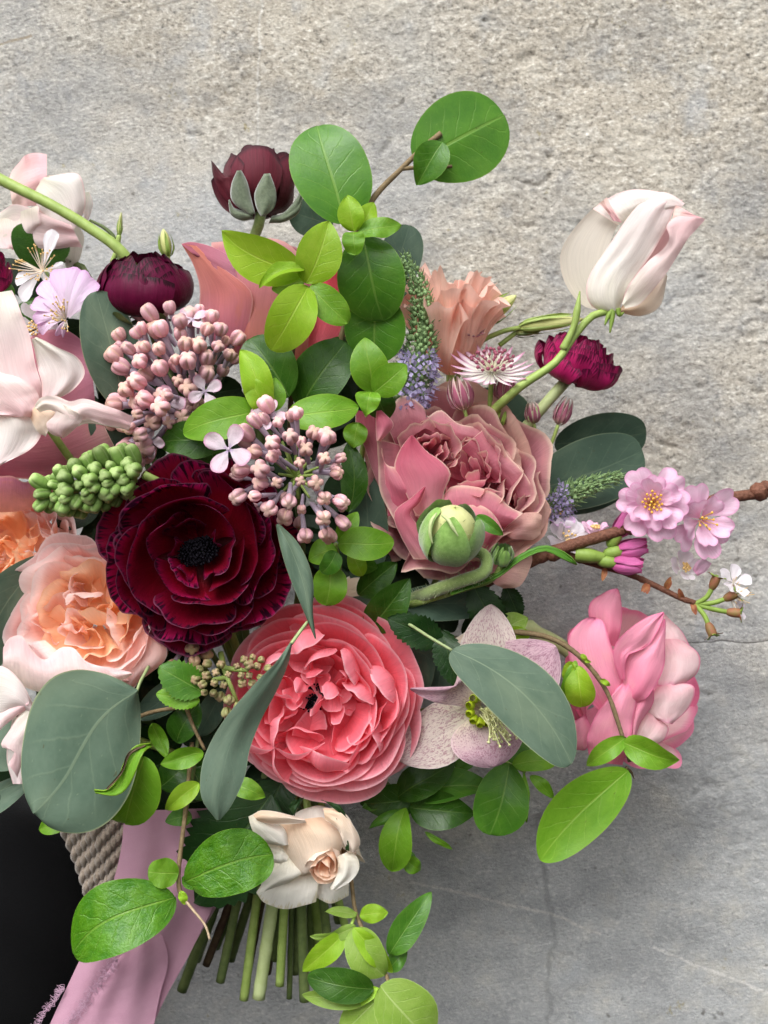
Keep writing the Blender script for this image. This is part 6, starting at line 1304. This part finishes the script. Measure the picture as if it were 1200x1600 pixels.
# ---------------------------------------------------------------- cut stems, ribbon, coat
t = empty('stem_bundle', P(420, 1300, 20), 'bundle of cut flower stems sticking out below the bouquet', 'stems')
for (x, y, d, r, m) in [(284, 1548, 10, 9, 'stem_dark'), (306, 1500, -10, 9, 'stem_dark'), (322, 1508, 0, 7, 'stem_brown'), (344, 1534, 24, 8, 'stem_dark'), (336, 1480, -16, 9, 'stem_dark'), (384, 1540, 10, 6, 'stem_brown'), (381, 1562, 40, 8, 'stem'), (404, 1560, 56, 11, 'stem_pale'),
                        (437, 1540, 50, 8, 'stem'), (430, 1500, 0, 8, 'stem_dark'), (476, 1564, 40, 9, 'stem_dark'), (460, 1520, 0, 10, 'stem_dark'), (500, 1480, -10, 9, 'stem'), (512, 1470, 20, 8, 'stem_dark'), (530, 1440, -14, 9, 'stem_dark'), (540, 1450, 0, 7, 'stem'), (360, 1500, -20, 8, 'stem_dark'), (486, 1500, -20, 9, 'stem_dark'), (416, 1520, -24, 9, 'stem_brown'), (452, 1560, 20, 5, 'stem_dark')]:
    tx = 458+(x-405)*.24
    tube('stem', [(tx, 1180, 20), (tx+(x-tx)*.5+6*math.sin(x), 1340, 20+d*.5), (x, y, d)], r*.86, M[m], t, ns=12, n=40, knots=.045, seed=int(x*3+y))
    if r > 7: f = Frame(x, y+.3, d, (0, -1, .1))
t = empty('ribbon', P(240, 1290, 100), 'dusty mauve silk ribbon hanging from the stems over the black sleeve', 'ribbon')
strip('ribbon_tail', t, M['ribbon'], [(196, 1268, -24), (190, 1330, -6), (172, 1395, 2), (138, 1470, 6), (100, 1550, 8), (50, 1660, 10)], [(330, 1262, -20), (352, 1330, -14), (338, 1400, -8), (296, 1490, -4), (258, 1560, 0), (214, 1660, 6)], d=110, bulge=16, ruf=4, rf=2, nu=41, nv=49, folds=(6, 7))
strip('ribbon_fold', t, M['ribbon'], [(322, 1262, -22), (345, 1320, -18), (338, 1390, -12), (300, 1470, -10)], [(345, 1270, -44), (362, 1330, -36), (346, 1400, -24), (303, 1475, -14)], d=108, bulge=4, solid=.0003)
strip('ribbon_tail', t, M['ribbon'], [(180, 1500, -4), (150, 1545, 0), (120, 1600, 2), (95, 1660, 4)], [(250, 1450, -10), (262, 1500, -8), (250, 1560, -6), (230, 1660, -2)], d=134, bulge=6, ruf=3, nu=25, nv=31, folds=(3, 7))
j = Join(); rr = random.Random(9)
for k in range(260):
    f_ = rr.random(); x, y = 182-f_*100+rr.uniform(-5, 5), 1494+f_*150+rr.uniform(-6, 6)
    a = rr.uniform(0, 6.28); l = rr.uniform(4, 15)*(.6+.6*f_); p0, p1 = P(x, y, 140), P(x+l*math.cos(a), y+l*math.sin(a), 144+rr.uniform(-4, 5)); md = (p0+p1)/2+Vector((rr.uniform(-5, 5), 0, rr.uniform(-5, 5)))*S
    j.rod(np.array(p0), np.array(p1), .35*S, .25*S, 3, mid=np.array(md))
for k in range(120):
    f_ = rr.random()**1.4; x, y = 100-f_*60+rr.uniform(-2, 2)+f_*10, 1545+f_*70
    a = rr.uniform(2.2, 4.0); l = rr.uniform(4, 14); p0, p1 = P(x, y, 124), P(x+l*math.cos(a), y+l*math.sin(a), 124); md = (p0+p1)/2+Vector((rr.uniform(-4, 4), 0, rr.uniform(-4, 4)))*S
    j.rod(np.array(p0), np.array(p1), .35*S, .25*S, 3, mid=np.array(md))
j.build('frayed_threads', M['thread'], t)
t = empty('person', P(-60, 1700, -60), 'person in black coat and twisted wool cuff holding the bouquet, only the sleeve in view', 'person')
W = crom(np.array([P(-260, 1150, -120), P(-90, 1300, -70), P(10, 1400, -60), P(0, 1560, -80), P(-60, 1800, -120)]), 60)
r = np.interp(np.linspace(0, 1, 60), [0, .3, .45, .7, 1], [110, 128, 140, 130, 190])*S*1.04
V = tube_V(W, r, 48); q = np.linspace(0, 1, 60)[:, None]; a = np.linspace(0, 2*np.pi, 48, endpoint=False)[None]
cen = W[:, None, :]; V = cen+(V-cen)*(1+.05*sn(np.cos(a)*2+q*11, np.sin(a)*2-q*5, 4)[..., None]+.02*sn(np.cos(a)*3+q*24, np.sin(a)*3-q*14, 6)[..., None])
uv = np.stack([np.broadcast_to(a/6.283, (60, 48)), np.broadcast_to(q, (60, 48))], -1)
F = [(i*48+j_, i*48+(j_+1) % 48, (i+1)*48+(j_+1) % 48, (i+1)*48+j_) for i in range(59) for j_ in range(48)]+[tuple(range(47, -1, -1)), tuple(59*48+k for k in range(48))]
mesh_obj('coat', V.reshape(-1, 3), F, M['coat'], t, uv=uv.reshape(-1, 2))
for o0 in range(-34, 72, 11):
    for ph in (o0*.13, o0*.13+3.14):
        pts = []
        for k in range(30):
            q = k/29; x = 118+o0+66*q+10*math.sin(q*3); y = 1262+190*q; pts.append((x+4.5*math.cos(ph+q*34), y, 46+7*math.sin(ph+q*34)-abs(o0-10)*.35))
        tube('cuff_cord', pts, 5.6, M['wool'], t, n=150, ns=7)
